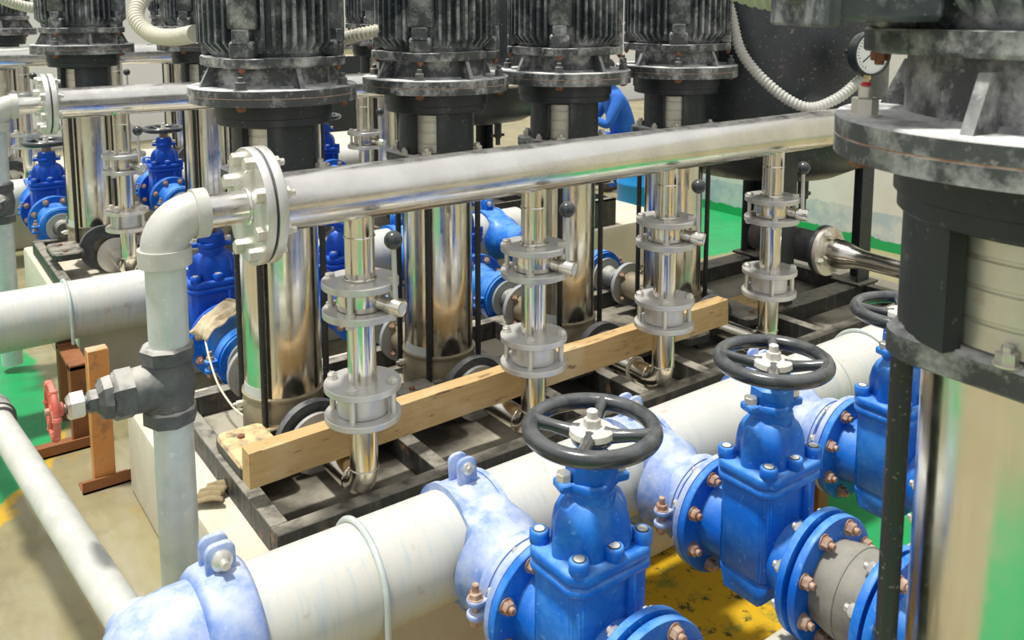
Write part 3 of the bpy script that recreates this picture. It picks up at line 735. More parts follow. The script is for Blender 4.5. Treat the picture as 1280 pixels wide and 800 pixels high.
def ears(mb, r, w, ang, h=0.052, gap=0.015, th=0.015):
    """pair of bolt ears standing out at angle ang in the YZ plane of a ring round X"""
    m = RX(ang)
    for s in (-1, 1):
        p = rrect(w, h / 2 + 0.012, min(w, 0.022), 6)
        mm = m @ T(0, 0, r + h / 2 - 0.012) @ RX(90)
        mb.poly(p, s * gap + (0 if s > 0 else -th), s * gap + (th if s > 0 else 0), mm, 0.003)
    return m
def make_saddle(label, group, mat):     # origin on the main pipe axis, outlet to -Y
    t = thing('saddle_tee', label, 'pipe fitting', group=group)
    b = MB().ring(0.1395, 0.153, -0.062, 0.062, AX((1, 0, 0)), 56)
    for s in (-1, 1): b.ring(0.1395, 0.158, s * 0.062 - 0.008, s * 0.062 + 0.008, AX((1, 0, 0)), 56)
    vs, fs, n = [], [], 40          # flared hub that grows out of the saddle
    rings = [(0.150, None), (0.138, 0.150), (0.122, 0.175), (0.112, 0.20), (0.108, 0.235)]
    for r, y in rings:
        for i in range(n):
            a = 2 * PI * i / n; x, z = r * math.cos(a), r * math.sin(a)
            if y is None:
                z2 = min(abs(z), 0.138); yy = math.sqrt(0.150 ** 2 - z2 * z2); z = math.copysign(z2, z); x = max(-0.07, min(0.07, x))
                yy = max(yy, 0.05)
            else: yy = y
            vs.append((x, -yy, z))
    for k in range(len(rings) - 1):
        for i in range(n):
            j = (i + 1) % n; fs.append((k * n + i, k * n + j, (k + 1) * n + j, (k + 1) * n + i))
    b.add(vs, fs)
    ears(b, 0.15, 0.030, -8, 0.070); ears(b, 0.15, 0.030, 172, 0.070)
    b.build('saddle_body', M[mat], t, 50)
    for a in (-8, 172):
        m = RX(a) @ T(0, 0, 0.190)
        q = MB().cyl(0.009, -0.045, 0.030, m @ AX((0, 1, 0)), 16)
        q.rev([(0.018, 0.027), (0.017, 0.034), (0.008, 0.040), (0, 0.041)], m @ AX((0, -1, 0)), 20)
        q.hexa(0.017, 0.027, 0.042, m @ AX((0, 1, 0)))
        q.build('clamp_bolt', M['guard'], t)
    return t
def make_adapter(label, group, mat, ylen):     # grooved coupling + flange; origin at the valve face, outlet pipe runs +Y
    t = thing('flange_adapter', label, 'pipe fitting', group=group)
    Yx = AX((0, 1, 0))
    MB().rev([(0.09, 0.0), (0.163, 0.0), (0.165, 0.003), (0.165, 0.016), (0.160, 0.020), (0.125, 0.024), (0.118, 0.035), (0.113, 0.045)], Yx, 64).build('adapter_flange', M[mat], t)
    MB().cyl(0.107, 0.04, ylen, Yx, 44).build('neck_pipe', M[mat], t)
    c = MB().ring(0.105, 0.128, 0.048, 0.096, Yx, 56).ring(0.105, 0.133, 0.058, 0.086, Yx, 56)
    for s in (-1, 1):
        for z in (-0.026, 0.010):
            c.poly(rrect(0.030, 0.022, 0.02, 6), z, z + 0.016, T(s * 0.142, 0.072, 0), 0.003)
    co = c.build('grooved_coupling', M[mat], t, 50)
    for s in (-1, 1):
        m = T(s * 0.150, 0.072, 0)
        b = MB().cyl(0.0085, -0.05, 0.062, m, 14, 0.001).hexa(0.0165, 0.026, 0.042, m).cyl(0.02, 0.0255, 0.028, m, 16).hexa(0.016, -0.042, -0.026, m)
        b.build('coupling_bolt', M['bolt_rust'], co)
    for k in range(8):
        a = R(22.5 + 45 * k); m = T(0.138 * math.cos(a), 0.018, 0.138 * math.sin(a)) @ Yx
        bolt(t, m, 0.0165, 0.016, 'bolt', 0.010, 'flange_bolt')
    return t

PY1, PY2 = 1.89, 4.53
VX = [1.232, 1.872, 2.512]
GV, GT, GA = 'blue gate valves', 'blue saddle tees on the white pipes', 'blue flange adapters beside the valves'
near = [('first', 'nearest the bottom centre'), ('second', 'before the grey rubber joint'), ('third', 'partly hidden by the near pump')]
gv = st = ad = None
for i, x in enumerate(VX):
    w = near[i][1]
    L = ['bright blue gate valve with black hand wheel ' + w, 'pale blue saddle clamp on white pipe at gate valve ' + w, 'pale blue flange adapter behind the gate valve ' + w]
    if i == 0:
        gv = make_gate(L[0], 'blue', GV, rot=38); gv.location = (x, 1.38, ZN)
        st = make_saddle(L[1], GT, 'bluepale'); st.location = (x, PY1, ZN)
        ad = make_adapter(L[2], GA, 'bluepale', 0.11); ad.location = (x, 1.555, ZN)
    else:
        dup(gv, L[0], (x, 1.38, ZN)); dup(st, L[1], (x, PY1, ZN)); dup(ad, L[2], (x, 1.555, ZN))
# rear valves
gd = make_gate('deep blue gate valve behind the white elbow, with a rag on its flange', 'bluedeep', GV, rot=20); gd.location = (1.165, 3.88, ZN)
adl = make_adapter('blue flange adapter on the pipe behind the white elbow', GA, 'blue', 0.27); adl.location = (1.165, 4.055, ZN)
std = make_saddle('blue saddle clamp on the far white pipe behind the white elbow', GT, 'blue'); std.location = (1.165, PY2, ZN)
for x, w in ((1.82, 'behind the first riser'), (2.475, 'behind the second riser'), (3.135, 'behind the third front pump')):
    dup(gd, 'deep blue gate valve ' + w, (x, 3.88, ZN)); dup(adl, 'blue flange adapter ' + w, (x, 4.055, ZN)); dup(std, 'blue saddle clamp on the far white pipe ' + w, (x, PY2, ZN))
for x, y, w in ((0.93, 6.78, 'at far left below small flange'), (1.775, 7.0, 'between far left second row pumps'), (2.45, 7.0, 'hidden behind first front pump'), (3.1, 7.0, 'behind gap between first two motors')):
    dup(gd, 'deep blue gate valve ' + w, (x, y, ZN)); dup(adl, 'blue flange adapter joined to the gate valve ' + w, (x, y + 0.175, ZN)); dup(std, 'blue saddle clamp on rearmost white pipe, gate valve ' + w, (x, 7.55 if y > 6.9 else 7.43, ZN))

# blue suction couplings in front of the rear valves
def make_suction(label, group, mat='blue', ln=0.375):
    t = thing('suction_coupling', label, 'pipe fitting', group=group)
    Yx = AX((0, -1, 0))
    MB().rev([(0.09, 0.0), (0.163, 0.0), (0.165, 0.003), (0.165, 0.020), (0.162, 0.023), (0.12, 0.026), (0.105, 0.06), (0.1, 0.13), (0.1, 0.26)], Yx, 56).build('coupling_flange', M[mat], t)
    for k in range(8):
        a = R(22.5 + 45 * k)
        bolt(t, T(0.138 * math.cos(a), -0.023, 0.138 * math.sin(a)) @ Yx, 0.0165, 0.018, 'bolt_rust', 0.011, 'flange_bolt')
    c = MB().ring(0.095, 0.124, 0.205, 0.285, Yx, 56).ring(0.095, 0.130, 0.220, 0.270, Yx, 56)
    for s in (-1, 1):
        for z in (-0.026, 0.010): c.poly(rrect(0.034, 0.022, 0.02, 6), z, z + 0.016, T(s * 0.140, -0.245, 0), 0.003)
    co = c.build('grooved_coupling', M[mat], t, 50)
    for s in (-1, 1):
        m = T(s * 0.150, -0.245, 0)
        MB().cyl(0.0085, -0.05, 0.062, m, 14, 0.001).hexa(0.0165, 0.026, 0.042, m).hexa(0.016, -0.042, -0.026, m).build('coupling_bolt', M['bolt_rust'], co)
    MB().cyl(0.096, 0.25, 0.302, Yx, 44).build('end_face', M['metalgrey'], t)
    MB().rev([(0.06, 0.30), (0.05, 0.33), (0.05, ln + 0.012)], Yx, 32).build('connecting_pipe', M['castgrey'], t)
    return t
GSU = 'blue suction couplings of the pumps'
su = make_suction('blue coupling with side bolts left of the first front pump base', GSU); su.location = (1.165, 3.705, ZN)
for x, w in ((1.82, 'between the first riser and the second front pump base'), (2.475, 'behind the second riser between check valve and pump'), (3.135, 'left of the third riser behind the timber')):
    dup(su, 'blue grooved coupling ' + w, (x, 3.705, ZN))
su2 = make_suction('blue grooved coupling in the second row behind the white elbow', GSU, ln=0.61); su2.location = (1.775, 6.825, ZN)
for x, y, w in ((0.93, 6.605, 'at the far left in front of the left gate valve'), (2.45, 6.825, 'in the second row behind the first front pump'), (3.1, 6.825, 'in the second row, right of its red marked pump')):
    dup(su if x < 1 else su2, 'blue grooved coupling ' + w, (x, y, ZN))

# rubber expansion joints at the near valves
def make_joint(label):
    t = thing('rubber_joint', label, 'pipe fitting', group='rubber expansion joints')
    Yx = AX((0, -1, 0))
    MB().rev([(0.106, 0.022), (0.110, 0.045), (0.116, 0.07), (0.120, 0.098), (0.121, 0.105), (0.120, 0.112), (0.116, 0.14), (0.110, 0.16), (0.106, 0.188)], Yx, 56).torus(0.1212, 0.0025, T(0, -0.105, 0) @ RX(90), 56, 8).build('rubber_body', M['rubber'], t, 60)
    for y0, nm in ((0.012, 'flange'), (0.178, "flange")):
        m = T(0, -y0, 0) @ Yx
        f = MB().rev([(0.10, 0.0), (0.163, 0.0), (0.165, 0.003), (0.165, 0.018), (0.163, 0.021), (0.10, 0.021)], m, 64).build(nm, M['bluepale' if False else 'blue'], t)
        for k in range(8):
            a = R(22.5 + 45 * k)
            if y0 < 0.1: mm = m @ T(0.138 * math.cos(a), 0.138 * math.sin(a), 0.021)
            else: mm = m @ T(0.138 * math.cos(a), 0.138 * math.sin(a), 0) @ RX(180)
            bolt(f, mm, 0.0165, 0.020, 'bolt_rust' if y0 < 0.1 else 'bolt', 0.012, 'flange_bolt', shank=0.02)
    m = T(0, -0.210, 0) @ Yx
    f = MB().rev([(0.07, 0.0), (0.163, 0.0), (0.165, 0.003), (0.165, 0.018), (0.163, 0.021), (0.09, 0.021), (0.075, 0.08), (0.07, 0.14)], m, 64).build('reducer_flange', M['blue'], t)
    for k in range(8):
        a = R(22.5 + 45 * k)
        bolt(f, m @ T(0.138 * math.cos(a), 0.138 * math.sin(a), 0.021), 0.0165, 0.020, 'bolt_rust', 0.012, 'flange_bolt')
    return t
rj = make_joint('grey rubber expansion joint between blue flanges, lower right before the near pump'); rj.location = (VX[1], 1.205, ZN)
dup(rj, 'rubber expansion joint and blue flange at the bottom edge before the nearest gate valve', (VX[0], 1.205, ZN))
dup(rj, 'rubber expansion joint behind the big near pump, joined to the third gate valve', (VX[2], 1.205, ZN))

# ------------------------------------------------------------------ white suction pipes
def make_main(label, x0, x1, y, rings):
    t = thing('suction_pipe', label, 'pipe', (0, y, ZN), group='whitewashed main pipes')
    MB().cyl(0.1392, x0, x1, AX((1, 0, 0)), 72).build('main_pipe', M['whitepipe'], t)
    for x in rings: MB().torus(0.1395, 0.0035, T(x, 0, 0) @ RY(90), 64, 8).build('weld_seam', M['guard'], t)
    MB().rev([(0.139, 0), (0.11, 0.05), (0, 0.07)], T(x1, 0, 0) @ AX((1, 0, 0)), 40).build('end_cap', M['whitepipe'], t)
    return t
make_main('thick whitewashed pipe running across the foreground behind the blue gate valves', 0.56, 3.9, PY1, [2.86])
make_main('thick whitewashed pipe at the left behind the galvanized upright pipe', 0.285, 3.36, PY2, [])
make_main('thick whitewashed pipe of the rearmost row at the far left', -0.4, 4.0, 7.55, [])
def make_strap(label, x, y, sweep, drop, z0=0.0):
    pts = [(0, -0.147, -drop)] + arc((0, 0, 0), 0.147, 180, 180 - sweep, 24) + [(0, 0.147, z0)]
    o = MB().tube(pts, 0.0085, 10).build('pipe_strap', M['galv'])
    o.location = (x, y, ZN)
    return tag(o, label, 'strap', 'round bar straps over the pipes')
make_strap('round bar strap over the near white pipe, left of the nearest gate valve', 0.905, PY1, 180, 0.14, -0.14)
make_strap('thin round strap over the left white pipe above the orange post', 0.66, PY2, 180, 0.12, -0.14)
make_strap('round bar strap over the near white pipe by the third gate valve', 3.15, PY1, 180, 0.14, -0.14)

# grooved couplings and caps at the left pipe ends
def make_endcoupling(label, lab2, y, rot):
    t = thing('grooved_coupling', label, 'pipe fitting', (0.555, y, ZN), group='grooved couplings at the pipe ends')
    X_ = AX((1, 0, 0))
    b = MB().rev([(0.142, -0.062), (0.160, -0.058), (0.170, -0.045), (0.176, -0.012), (0.176, 0.012), (0.170, 0.045), (0.160, 0.058), (0.142, 0.062)], X_, 64)
    ears(b, 0.168, 0.034, rot, 0.066, 0.016, 0.018); ears(b, 0.168, 0.034, rot + 180, 0.066, 0.016, 0.018)
    b.build('coupling_housing', M['bluepale'], t, 50)
    for a in (rot, rot + 180):
        m = RX(a) @ T(0, 0, 0.196)
        q = MB().cyl(0.011, -0.07, 0.034, m @ AX((0, 1, 0)), 16, 0.002).hexa(0.019, 0.03, 0.046, m @ AX((0, 1, 0)))
        q.rev([(0.025, 0.030), (0.024, 0.042), (0.014, 0.052), (0, 0.054)], m @ AX((0, -1, 0)), 24)
        q.build('coupling_bolt', M['guard'], t)
    e = thing('reducing_elbow', lab2, 'pipe fitting', (0.50, y, ZN), group='blue end fittings of the white pipes')
    MB().rev([(0.138, 0.035), (0.147, 0.0), (0.148, -0.05), (0.142, -0.10), (0.125, -0.15), (0.095, -0.185), (0.05, -0.205), (0, -0.21)], X_, 56).build('elbow_body', M['bluepale'], e, 60)
    MB().rev([(0.085, 0.08), (0.07, 0.14), (0.066, 0.165), (0.052, 0.17)], T(-0.100, 0, 0) @ AX((0, 1, 0)), 40).build('outlet_boss', M['bluepale'], e, 60)
make_endcoupling('pale blue grooved coupling at the lower left end of the near white pipe', 'pale blue reducing elbow at the bottom left corner', PY1, -6)
t = thing('grooved_coupling', 'blue grooved coupling at the left picture edge on the left white pipe end', 'pipe fitting', (0.275, PY2, ZN), group='grooved couplings at the pipe ends')
MB().rev([(0.142, -0.055), (0.160, -0.052), (0.172, -0.03), (0.172, 0.03), (0.160, 0.052), (0.142, 0.055)], AX((1, 0, 0)), 56).build('coupling_housing', M['blue'], t, 50)
e = thing('reducing_elbow', 'blue reducing elbow just outside the left picture edge', 'pipe fitting', (0.235, PY2, ZN), group='blue end fittings of the white pipes')
MB().rev([(0.138, 0.03), (0.147, 0.0), (0.145, -0.05), (0.125, -0.12), (0.08, -0.16), (0, -0.18)], AX((1, 0, 0)), 48).build('elbow_body', M['blue'], e, 60)

bp = thing('balance_pipe', 'whitewashed pipe slanting across the lower left corner above the wet floor', 'pipe', (0.386, 2.06, ZN + 0.01), 5.4)
MB().tube([(0, -0.03, 0), (0, 1.40, 0)], 0.045, 36).build('main_pipe', M['galvwhite'], bp)
MB().tube([(0, 1.40, 0), (0, 2.38, 0.0)], 0.043, 32).build('end_pipe', M['galv'], bp)
MB().ring(0.044, 0.062, 1.36, 1.45, AX((0, 1, 0)), 36).ring(0.044, 0.056, 1.33, 1.49, AX((0, 1, 0)), 36).build('pipe_collar', M['castgrey'], bp)

# ------------------------------------------------------------------ skids
def make_skid(label, x0, x1, y0, y1, cross, z=0.36, extra=()):
    t = thing('pump_skid', label, 'frame', (0, 0, z), group='steel skids under the pumps')
    h = 0.085; w = 0.055; th = 0.007
    def tube_(nm, xa, xb, ya, yb):
        return MB().box(xa, xb, ya, yb, 0, h, bev=0.003).build(nm, M['skid'], t)
    tube_('long_beam', x0, x1, y0, y0 + w); tube_('long_beam', x0, x1, y1 - w, y1)
    tube_('cross_beam', x0, x0 + w, y0 + w + 0.0005, y1 - w - 0.0005); tube_('cross_beam', x1 - w, x1, y0 + w + 0.0005, y1 - w - 0.0005)
    for cx, f in cross: tube_('cross_beam', cx, cx + w, y0 + w + 0.0005, y1 - w - 0.0005)
    return t
make_skid('black steel channel skid under the front pumps', 0.838, 4.36, 2.288, 3.40, [(1.40, 1), (2.04, 1), (2.345, -1), (2.70, 1), (3.20, -1), (3.50, 1)])
make_skid('black steel channel skid under the second row of pumps', 0.75, 4.2, 5.19, 6.32, [(1.3, 1), (2.05, 1), (2.7, 1), (3.4, 1)], 0.36)
s5 = make_skid('steel skid under the big near pump, outside the picture', 0.98, 2.2, 0.05, 0.92, [(1.6, 1)], 0.36)
pk = thing('steel_packer', 'steel packing plates between skid and near pump', 'plate', (1.285, 0.505, 0.445))
for sx in (-1, 1): MB().box(sx * 0.205 - 0.09, sx * 0.205 + 0.09, -0.39, 0.39, 0, 0.117).build('packing_plate', M['skid'], pk)

# timber
tb = MB()
xs = [0.825 + (3.01 - 0.825) * i / 24 for i in range(25)]
vs, fs = [], []
for i, x in enumerate(xs):
    j = lambda: random.uniform(-0.0015, 0.0015)
    zc = 0.508 + 0.040 * i / 24
    vs += [(x, 2.468 + j(), zc + j()), (x, 2.532 + j(), zc + j()), (x, 2.530 + j(), zc + 0.112 + j()), (x, 2.470 + j(), zc + 0.112 + j())]
for i in range(24):
    for k in range(4):
        l = (k + 1) % 4; fs.append((i * 4 + k, i * 4 + l, i * 4 + 4 + l, i * 4 + 4 + k))
fs += [(3, 2, 1, 0), (96, 97, 98, 99)]
tb.add(vs, fs)
o = tb.build('timber_beam', M['wood']); tag(o, 'rough sawn timber lying across the elbow pipes behind the front risers', 'timber')

# ------------------------------------------------------------------ supports, small things on the floor
t = thing('pipe_support', 'orange primed and rusty post pair standing on the floor beside the red hand wheel', 'post', (0.645, 3.74, 0))
MB().box(-0.04, 0.04, -0.03, 0.03, 0.006, 0.585, bev=0.003).build('front_post', M['orange'], t)['label'] = 'orange primed front post'
MB().box(-0.045, 0.035, 0.40, 0.46, 0.006, 0.38, bev=0.003).box(-0.045, 0.035, 0.70, 0.76, 0.006, 0.38, bev=0.003).box(-0.045, 0.035, 0.40, 0.76, 0.355, 0.37).build('rear_post', M['brown'], t)['label'] = 'brown rusted rear posts'
MB().box(-0.09, 0.10, -0.05, 0.05, 0, 0.008).box(-0.09, 0.10, -0.05, -0.04, 0.0, 0.05).build('base_angle', M['brown'], t)
MB().box(-0.20, 0.05, 0.36, 0.50, 0, 0.008).box(-0.20, 0.05, 0.36, 0.37, 0.0, 0.05).build('base_angle', M['brown'], t)
t = thing('pipe_support', 'brown rusty post on the green floor, left of the big near pump', 'post', (2.70, 1.78, 0))
MB().box(-0.032, 0.032, -0.032, 0.032, 0.006, 0.40, bev=0.003).build('post', M['brown'], t)
MB().box(-0.06, 0.06, -0.06, 0.06, 0, 0.008).build('base_plate', M['brown'], t)
MB().box(-0.09, 0.09, -0.06, 0.22, 0.355, 0.369, bev=0.002).build('saddle_plate', M['brown'], t)

pr = thing('pipe_support', 'brown post under the far white pipe, between its first two saddle clamps', 'post', (1.50, PY2, 0))
MB().box(-0.03, 0.03, -0.03, 0.03, 0.006, 0.36, bev=0.003).build('post', M['brown'], pr); MB().box(-0.06, 0.06, -0.06, 0.06, 0, 0.008).build('base_plate', M['brown'], pr); MB().box(-0.05, 0.05, -0.10, 0.10, 0.355, 0.370).build('saddle_plate', M['brown'], pr)
dup(pr, 'brown post under the far white pipe, near its right end', (2.80, PY2, 0))
dup(pr, 'brown post under the rearmost white pipe, far left', (0.45, 7.55, 0)); dup(pr, 'brown post under the rearmost white pipe, behind the first front pump', (2.10, 7.55, 0)); dup(pr, 'brown post under the rearmost white pipe, right end', (3.5, 7.55, 0))
def grid_cloth(name, mat, w, h, fn, nx=22, ny=22, th=0.004):
    vs, fs = [], []
    for j in range(ny + 1):
        for i in range(nx + 1): vs.append(fn(i / nx, j / ny))
    for j in range(ny):
        for i in range(nx):
            a = j * (nx + 1) + i; fs.append((a, a + 1, a + nx + 2, a + nx + 1))
    o = MB().add(vs, fs).build(name, mat)
    md = o.modifiers.new('thick', 'SOLIDIFY'); md.thickness = th
    return o
def rag(u, v):
    from mathutils import noise as ns
    a = R(58 + 92 * u); y = -0.335 + 0.14 * v - 0.05 * u
    r = 0.150 + 0.040 * (ns.noise((u * 4, v * 4, 1.3)) + 1) * 0.8
    return (r * math.cos(a) * (0.9 + 0.2 * v), y + 0.03 * ns.noise((u * 5, v * 5, 7)), r * math.sin(a) + 0.015 * ns.noise((u * 6, v * 6, 3)))
o = grid_cloth('rag', M['rag'], 0, 0, rag); o.location = (1.165, 3.88, ZN); tag(o, 'crumpled beige rag draped over the blue coupling behind the galvanized upright pipe', 'rag')
def cart(u, v):
    return (0.125 * (u - 0.5), 0.085 * (v - 0.5) + 0.015 * math.sin(5 * u), 0.020 + 0.008 * math.sin(u * 25) + 0.006 * math.sin(4 * v))
o = grid_cloth('cardboard_scrap', M['carton'], 0, 0, cart, 40, 10, 0.006); o.location = (0.798, 2.74, 0.36); o.rotation_euler = (0, 0, R(60)); tag(o, 'crumpled brown cardboard scrap on the cream plinth beside the skid', 'cardboard')

# string tied on the third elbow pipe
pts = arc((0, 0, 0), 0.0495, -60, 250, 20, 'xz')
o = MB().tube(spline([(0.03, -0.04, -0.16), (0.01, -0.035, -0.10), (-0.035, -0.02, -0.035)], 6)[:-1] + arc((0, 0, 0), 0.049, 200, -20, 16, 'xz'), 0.0055, 8).build('tie_cord', M['rope'])
o.location = (2.468, 2.50, 0.463); tag(o, 'pale cord tied round the elbow pipe under the timber', 'cord')
o = MB().tube(spline([(1.02, 3.55, 0.62), (1.0, 3.42, 0.56), (0.99, 3.28, 0.50), (1.0, 3.14, 0.46), (1.015, 3.05, 0.452)], 8), 0.004, 6).build('tie_cord', M['rope'])
tag(o, 'thin pale cord hanging from the rag beside the first pump', 'cord')

t = thing('steel_channel', 'black open steel channel box on the second plinth, seen under the header between two pumps', 'channel', (3.95, 4.84, 0.36))
MB().box(-0.42, 0.41, -0.19, 0.19, 0, 0.012).box(-0.42, 0.41, -0.19, -0.178, 0.012, 0.2).box(-0.42, 0.41, 0.178, 0.19, 0.012, 0.2).box(-0.42, 0.41, -0.19, -0.13, 0.188, 0.2).build('channel_body', M['skid'], t)
MB().box(0.398, 0.41, -0.178, 0.178, 0.012, 0.2).build('end_plate', M['skid'], t)
# loose plates beyond the pumps
o = MB().box(3.42, 3.62, 2.62, 2.84, 0.4455, 0.472, bev=0.003).build('wood_block', M['wood']); tag(o, 'small wooden block by the foot of the fourth riser', 'block')

# ------------------------------------------------------------------ pressure vessel on legs
VX0, VY0 = 3.98, 3.02
t = thing('pressure_vessel', 'big black vertical pressure vessel on legs behind the right end of the header', 'tank', (VX0, VY0, 0))
MB().rev([(0, 1.00), (0.22, 1.012), (0.42, 1.05), (0.55, 1.115), (0.62, 1.20), (0.64, 1.30), (0.64, 2.3), (0.58, 2.44), (0.4, 2.53), (0, 2.57)], T(0.08, 0.10, 0), seg=80).build('vessel_shell', M['vessel'], t)
for sx, sy in ((-1, -1), (1, -1), (-1, 1), (1, 1)):
    px, py = sx * 0.345, sy * 0.345
    L = MB().poly([(-0.055, -0.055), (0.055, -0.055), (0.055, -0.043), (-0.043, -0.043), (-0.043, 0.055), (-0.055, 0.055)], 0.455, 1.36, T(px, py, 0) @ RZ({(-1, -1): 0, (1, -1): 90, (1, 1): 180, (-1, 1): 270}[(sx, sy)]))
    lo = L.build('leg', M['blackclean'], t)
    MB().box(px - 0.09, px + 0.09, py - 0.09, py + 0.09, 0.445, 0.457).build('base_plate', M['skid'], lo)
    bolt(lo, T(px + 0.03, py - 0.01, 0.457), 0.018, 0.016, 'bolt_brown', 0.01, 'anchor_bolt', washer=False)
MB().cyl(0.03, 0.90, 1.03, T(0.16, -0.12, 0), 24).cyl(0.02, 0.84, 0.92, T(0.16, -0.12, 0), 16).tube([(0.10, -0.12, 0.92), (0.22, -0.12, 0.92)], 0.012, 12).build('drain_cock', M['castgrey'], t)
dup(t, 'second black pressure vessel farther back, between the second and third front pumps', (3.93, 5.90, 0))
fr = thing('vessel_frame', 'rusty topped steel beams carrying the vessel legs', 'frame', (0, 0, 0.36))
for y in (2.605, 3.31): MB().box(3.56, 4.42, y, y + 0.12, 0.0, 0.0845, bev=0.003).build('beam', M['skid'], fr)
# outlet pipe with flange and reducer, along -Y
t = thing('outlet_nozzle', 'black outlet pipe with green stained flange and polished reducer, right of the fourth riser', 'pipe', (3.86, 0, 0.725))
Yn = AX((0, -1, 0))
MB().tube([(0, 2.98, 0.0), (0, 2.56, 0)], 0.085, 36).build('black_pipe', M['blackrust'], t)
MB().cyl(0.128, -2.575, -2.553, Yn, 48).build('gasket', M['ringblack'], t)
f = MB().rev([(0.06, -2.552), (0.125, -2.552), (0.127, -2.550), (0.127, -2.530), (0.125, -2.528), (0.06, -2.528)], Yn, 56).build('flange', M['flange_rust'], t)
for k in range(4):
    a = R(20 + 90 * k); bolt(f, T(0.1 * math.cos(a), 2.528, 0.1 * math.sin(a)) @ Yn, 0.018, 0.02, 'bolt', 0.006, 'flange_bolt')
MB().tube([(0, 2.53, 0), (0, 2.48, 0), (0, 2.43, 0), (0, 2.38, 0), (0, 2.34, 0), (0, 2.28, 0), (0, 2.10, 0), (0, 1.85, 0.0)], [0.078, 0.077, 0.068, 0.053, 0.046, 0.045, 0.045, 0.045], 36).build('reducer_pipe', M['steel'], t)

# pressure gauge on the vessel
gd_ = Vector((-0.30, -0.95, 0.0)).normalized()
gx = Vector((3.765, 2.305, 1.745))
t = thing('pressure_gauge', 'black cased pressure gauge with white dial on the vessel beside the near motor', 'gauge', gx)
A = AX(gd_)
MB().rev([(0.0, -0.045), (0.095, -0.045), (0.099, -0.04), (0.099, 0.012), (0.104, 0.014), (0.104, 0.022), (0.096, 0.022), (0.094, 0.010), (0, 0.010)], A, 48).build('gauge_case', M['blackclean'], t)
MB().cyl(0.094, 0.008, 0.013, A, 48).build('dial', M['dial'], t)
tk = MB()
for k in range(25):
    a = R(-45 + 270 * k / 24); L = 0.016 if k % 4 == 0 else 0.009
    tk.box(0.082 - L, 0.082, -0.0012, 0.0012, 0.0131, 0.0138, A @ RZ(math.degrees(a)))
tk.box(-0.02, 0.065, -0.0025, 0.0025, 0.0145, 0.016, A @ RZ(200)); tk.cyl(0.009, 0.013, 0.018, A, 16)
tk.build('needle_and_ticks', M['ink'], t)
MB().cyl(0.014, -0.20, -0.10, T(*(gd_ * -0.02)), 16).hexa(0.022, -0.125, -0.10, T(*(gd_ * -0.02))).build('gauge_stem', M['brass'], t)
MB().tube([gd_ * -0.045, gd_ * -0.16], 0.012, 12).build('mounting_stub', M['blackclean'], t)

# ------------------------------------------------------------------ corrugated conduits
def conduit(label, pts, r, pitch, mat, n=14):
    P = spline(pts, n)
    # resample by length
    L = [0]
    for a, b in zip(P, P[1:]): L.append(L[-1] + (b - a).length)
    tot = L[-1]; k = int(tot / pitch * 4); out, rr = [], []
    j = 0
    for i in range(k + 1):
        s = tot * i / k
        while j < len(L) - 2 and L[j + 1] < s: j += 1
        u = (s - L[j]) / max(L[j + 1] - L[j], 1e-9)
        out.append(P[j].lerp(P[j + 1], u)); rr.append(r * (1.0, 1.0, 0.84, 0.84)[i % 4])
    o = MB().tube(out, rr, 18).build('flexible_conduit', M[mat], ang=25)
    return tag(o, label, 'conduit', 'flexible corrugated conduits')
conduit('beige corrugated conduit looped beside the first front motor at the upper left', [(1.10, 3.98, 2.2), (1.021, 3.893, 2.073), (0.916, 3.833, 1.994), (0.864, 3.734, 1.917), (0.88, 3.588, 1.856), (0.905, 3.38, 1.846), (0.933, 3.175, 1.865)], 0.033, 0.022, 'conduit')
conduit('beige corrugated conduit at the top left corner by the rearmost motor', [(0.659, 7.661, 2.097), (0.81, 7.664, 2.027), (0.918, 7.703, 1.985), (1.031, 7.75, 1.955), (1.12, 7.9, 1.94)], 0.042, 0.024, 'conduit')
conduit('short brownish conduit stub between the first and second front motors', [(1.466, 3.30, 1.821), (1.475, 3.16, 1.831), (1.51, 3.06, 1.853), (1.575, 3.0, 1.872)], 0.026, 0.016, 'conduit')
conduit('grey corrugated conduit hanging in a loop across the black vessel', [(3.365, 2.862, 2.067), (3.36, 2.8, 1.935), (3.345, 2.712, 1.742), (3.418, 2.587, 1.581), (3.516, 2.465, 1.492), (3.64, 2.391, 1.53), (3.766, 2.343, 1.622)], 0.027, 0.019, 'conduitgrey')
conduit('thick greenish conduit entering the terminal box at the top right', [(1.10, 1.10, 2.13), (1.122, 1.0, 2.02), (1.136, 0.92, 1.985), (1.143, 0.863, 1.973), (1.148, 0.82, 1.970)], 0.024, 0.016, 'conduitgreen')

# terminal box of the near motor (a part of that pump)
for ch in p5.children:
    if ch.name.startswith(('lantern', 'coupling_guard')) and not ch.name.startswith('lantern_bolt'): 
        ch.rotation_euler = (0, 0, R(-37)); ch.scale = (1.27, 1.27, 1) if ch.name.startswith('lantern') else (1.24, 1.24, 1)
    if ch.name.startswith(('sleeve', 'label_band', 'casing_rim')): ch.scale = (1.10, 1.10, 1)
    if ch.name.startswith('tie_rod'):
        c_ = ch.data.copy(); q = sum((v.co.copy() for v in c_.vertices), Vector()) / len(c_.vertices)
        for v in c_.vertices: v.co = Vector((q.x * 1.13 + (v.co.x - q.x) * 1.35, q.y * 1.13 + (v.co.y - q.y) * 1.35, v.co.z))
        ch.data = c_
    if ch.name.startswith(('motor_end_ring', 'motor_body', 'fan_cowl')): ch.location.z += 0.020
    if ch.name.startswith('motor_flange'):
        for q in ch.children:
            if q.name.startswith('flange_bolt'): q.data = q.data.copy(); q.data.materials[0] = M['bolt']
tbx = MB()
mtx = Matrix.Rotation(R(145), 4, 'Z')
tbx.box(0.22, 0.360, -0.10, 0.10, 1.375, 1.62, mtx, 0.008)
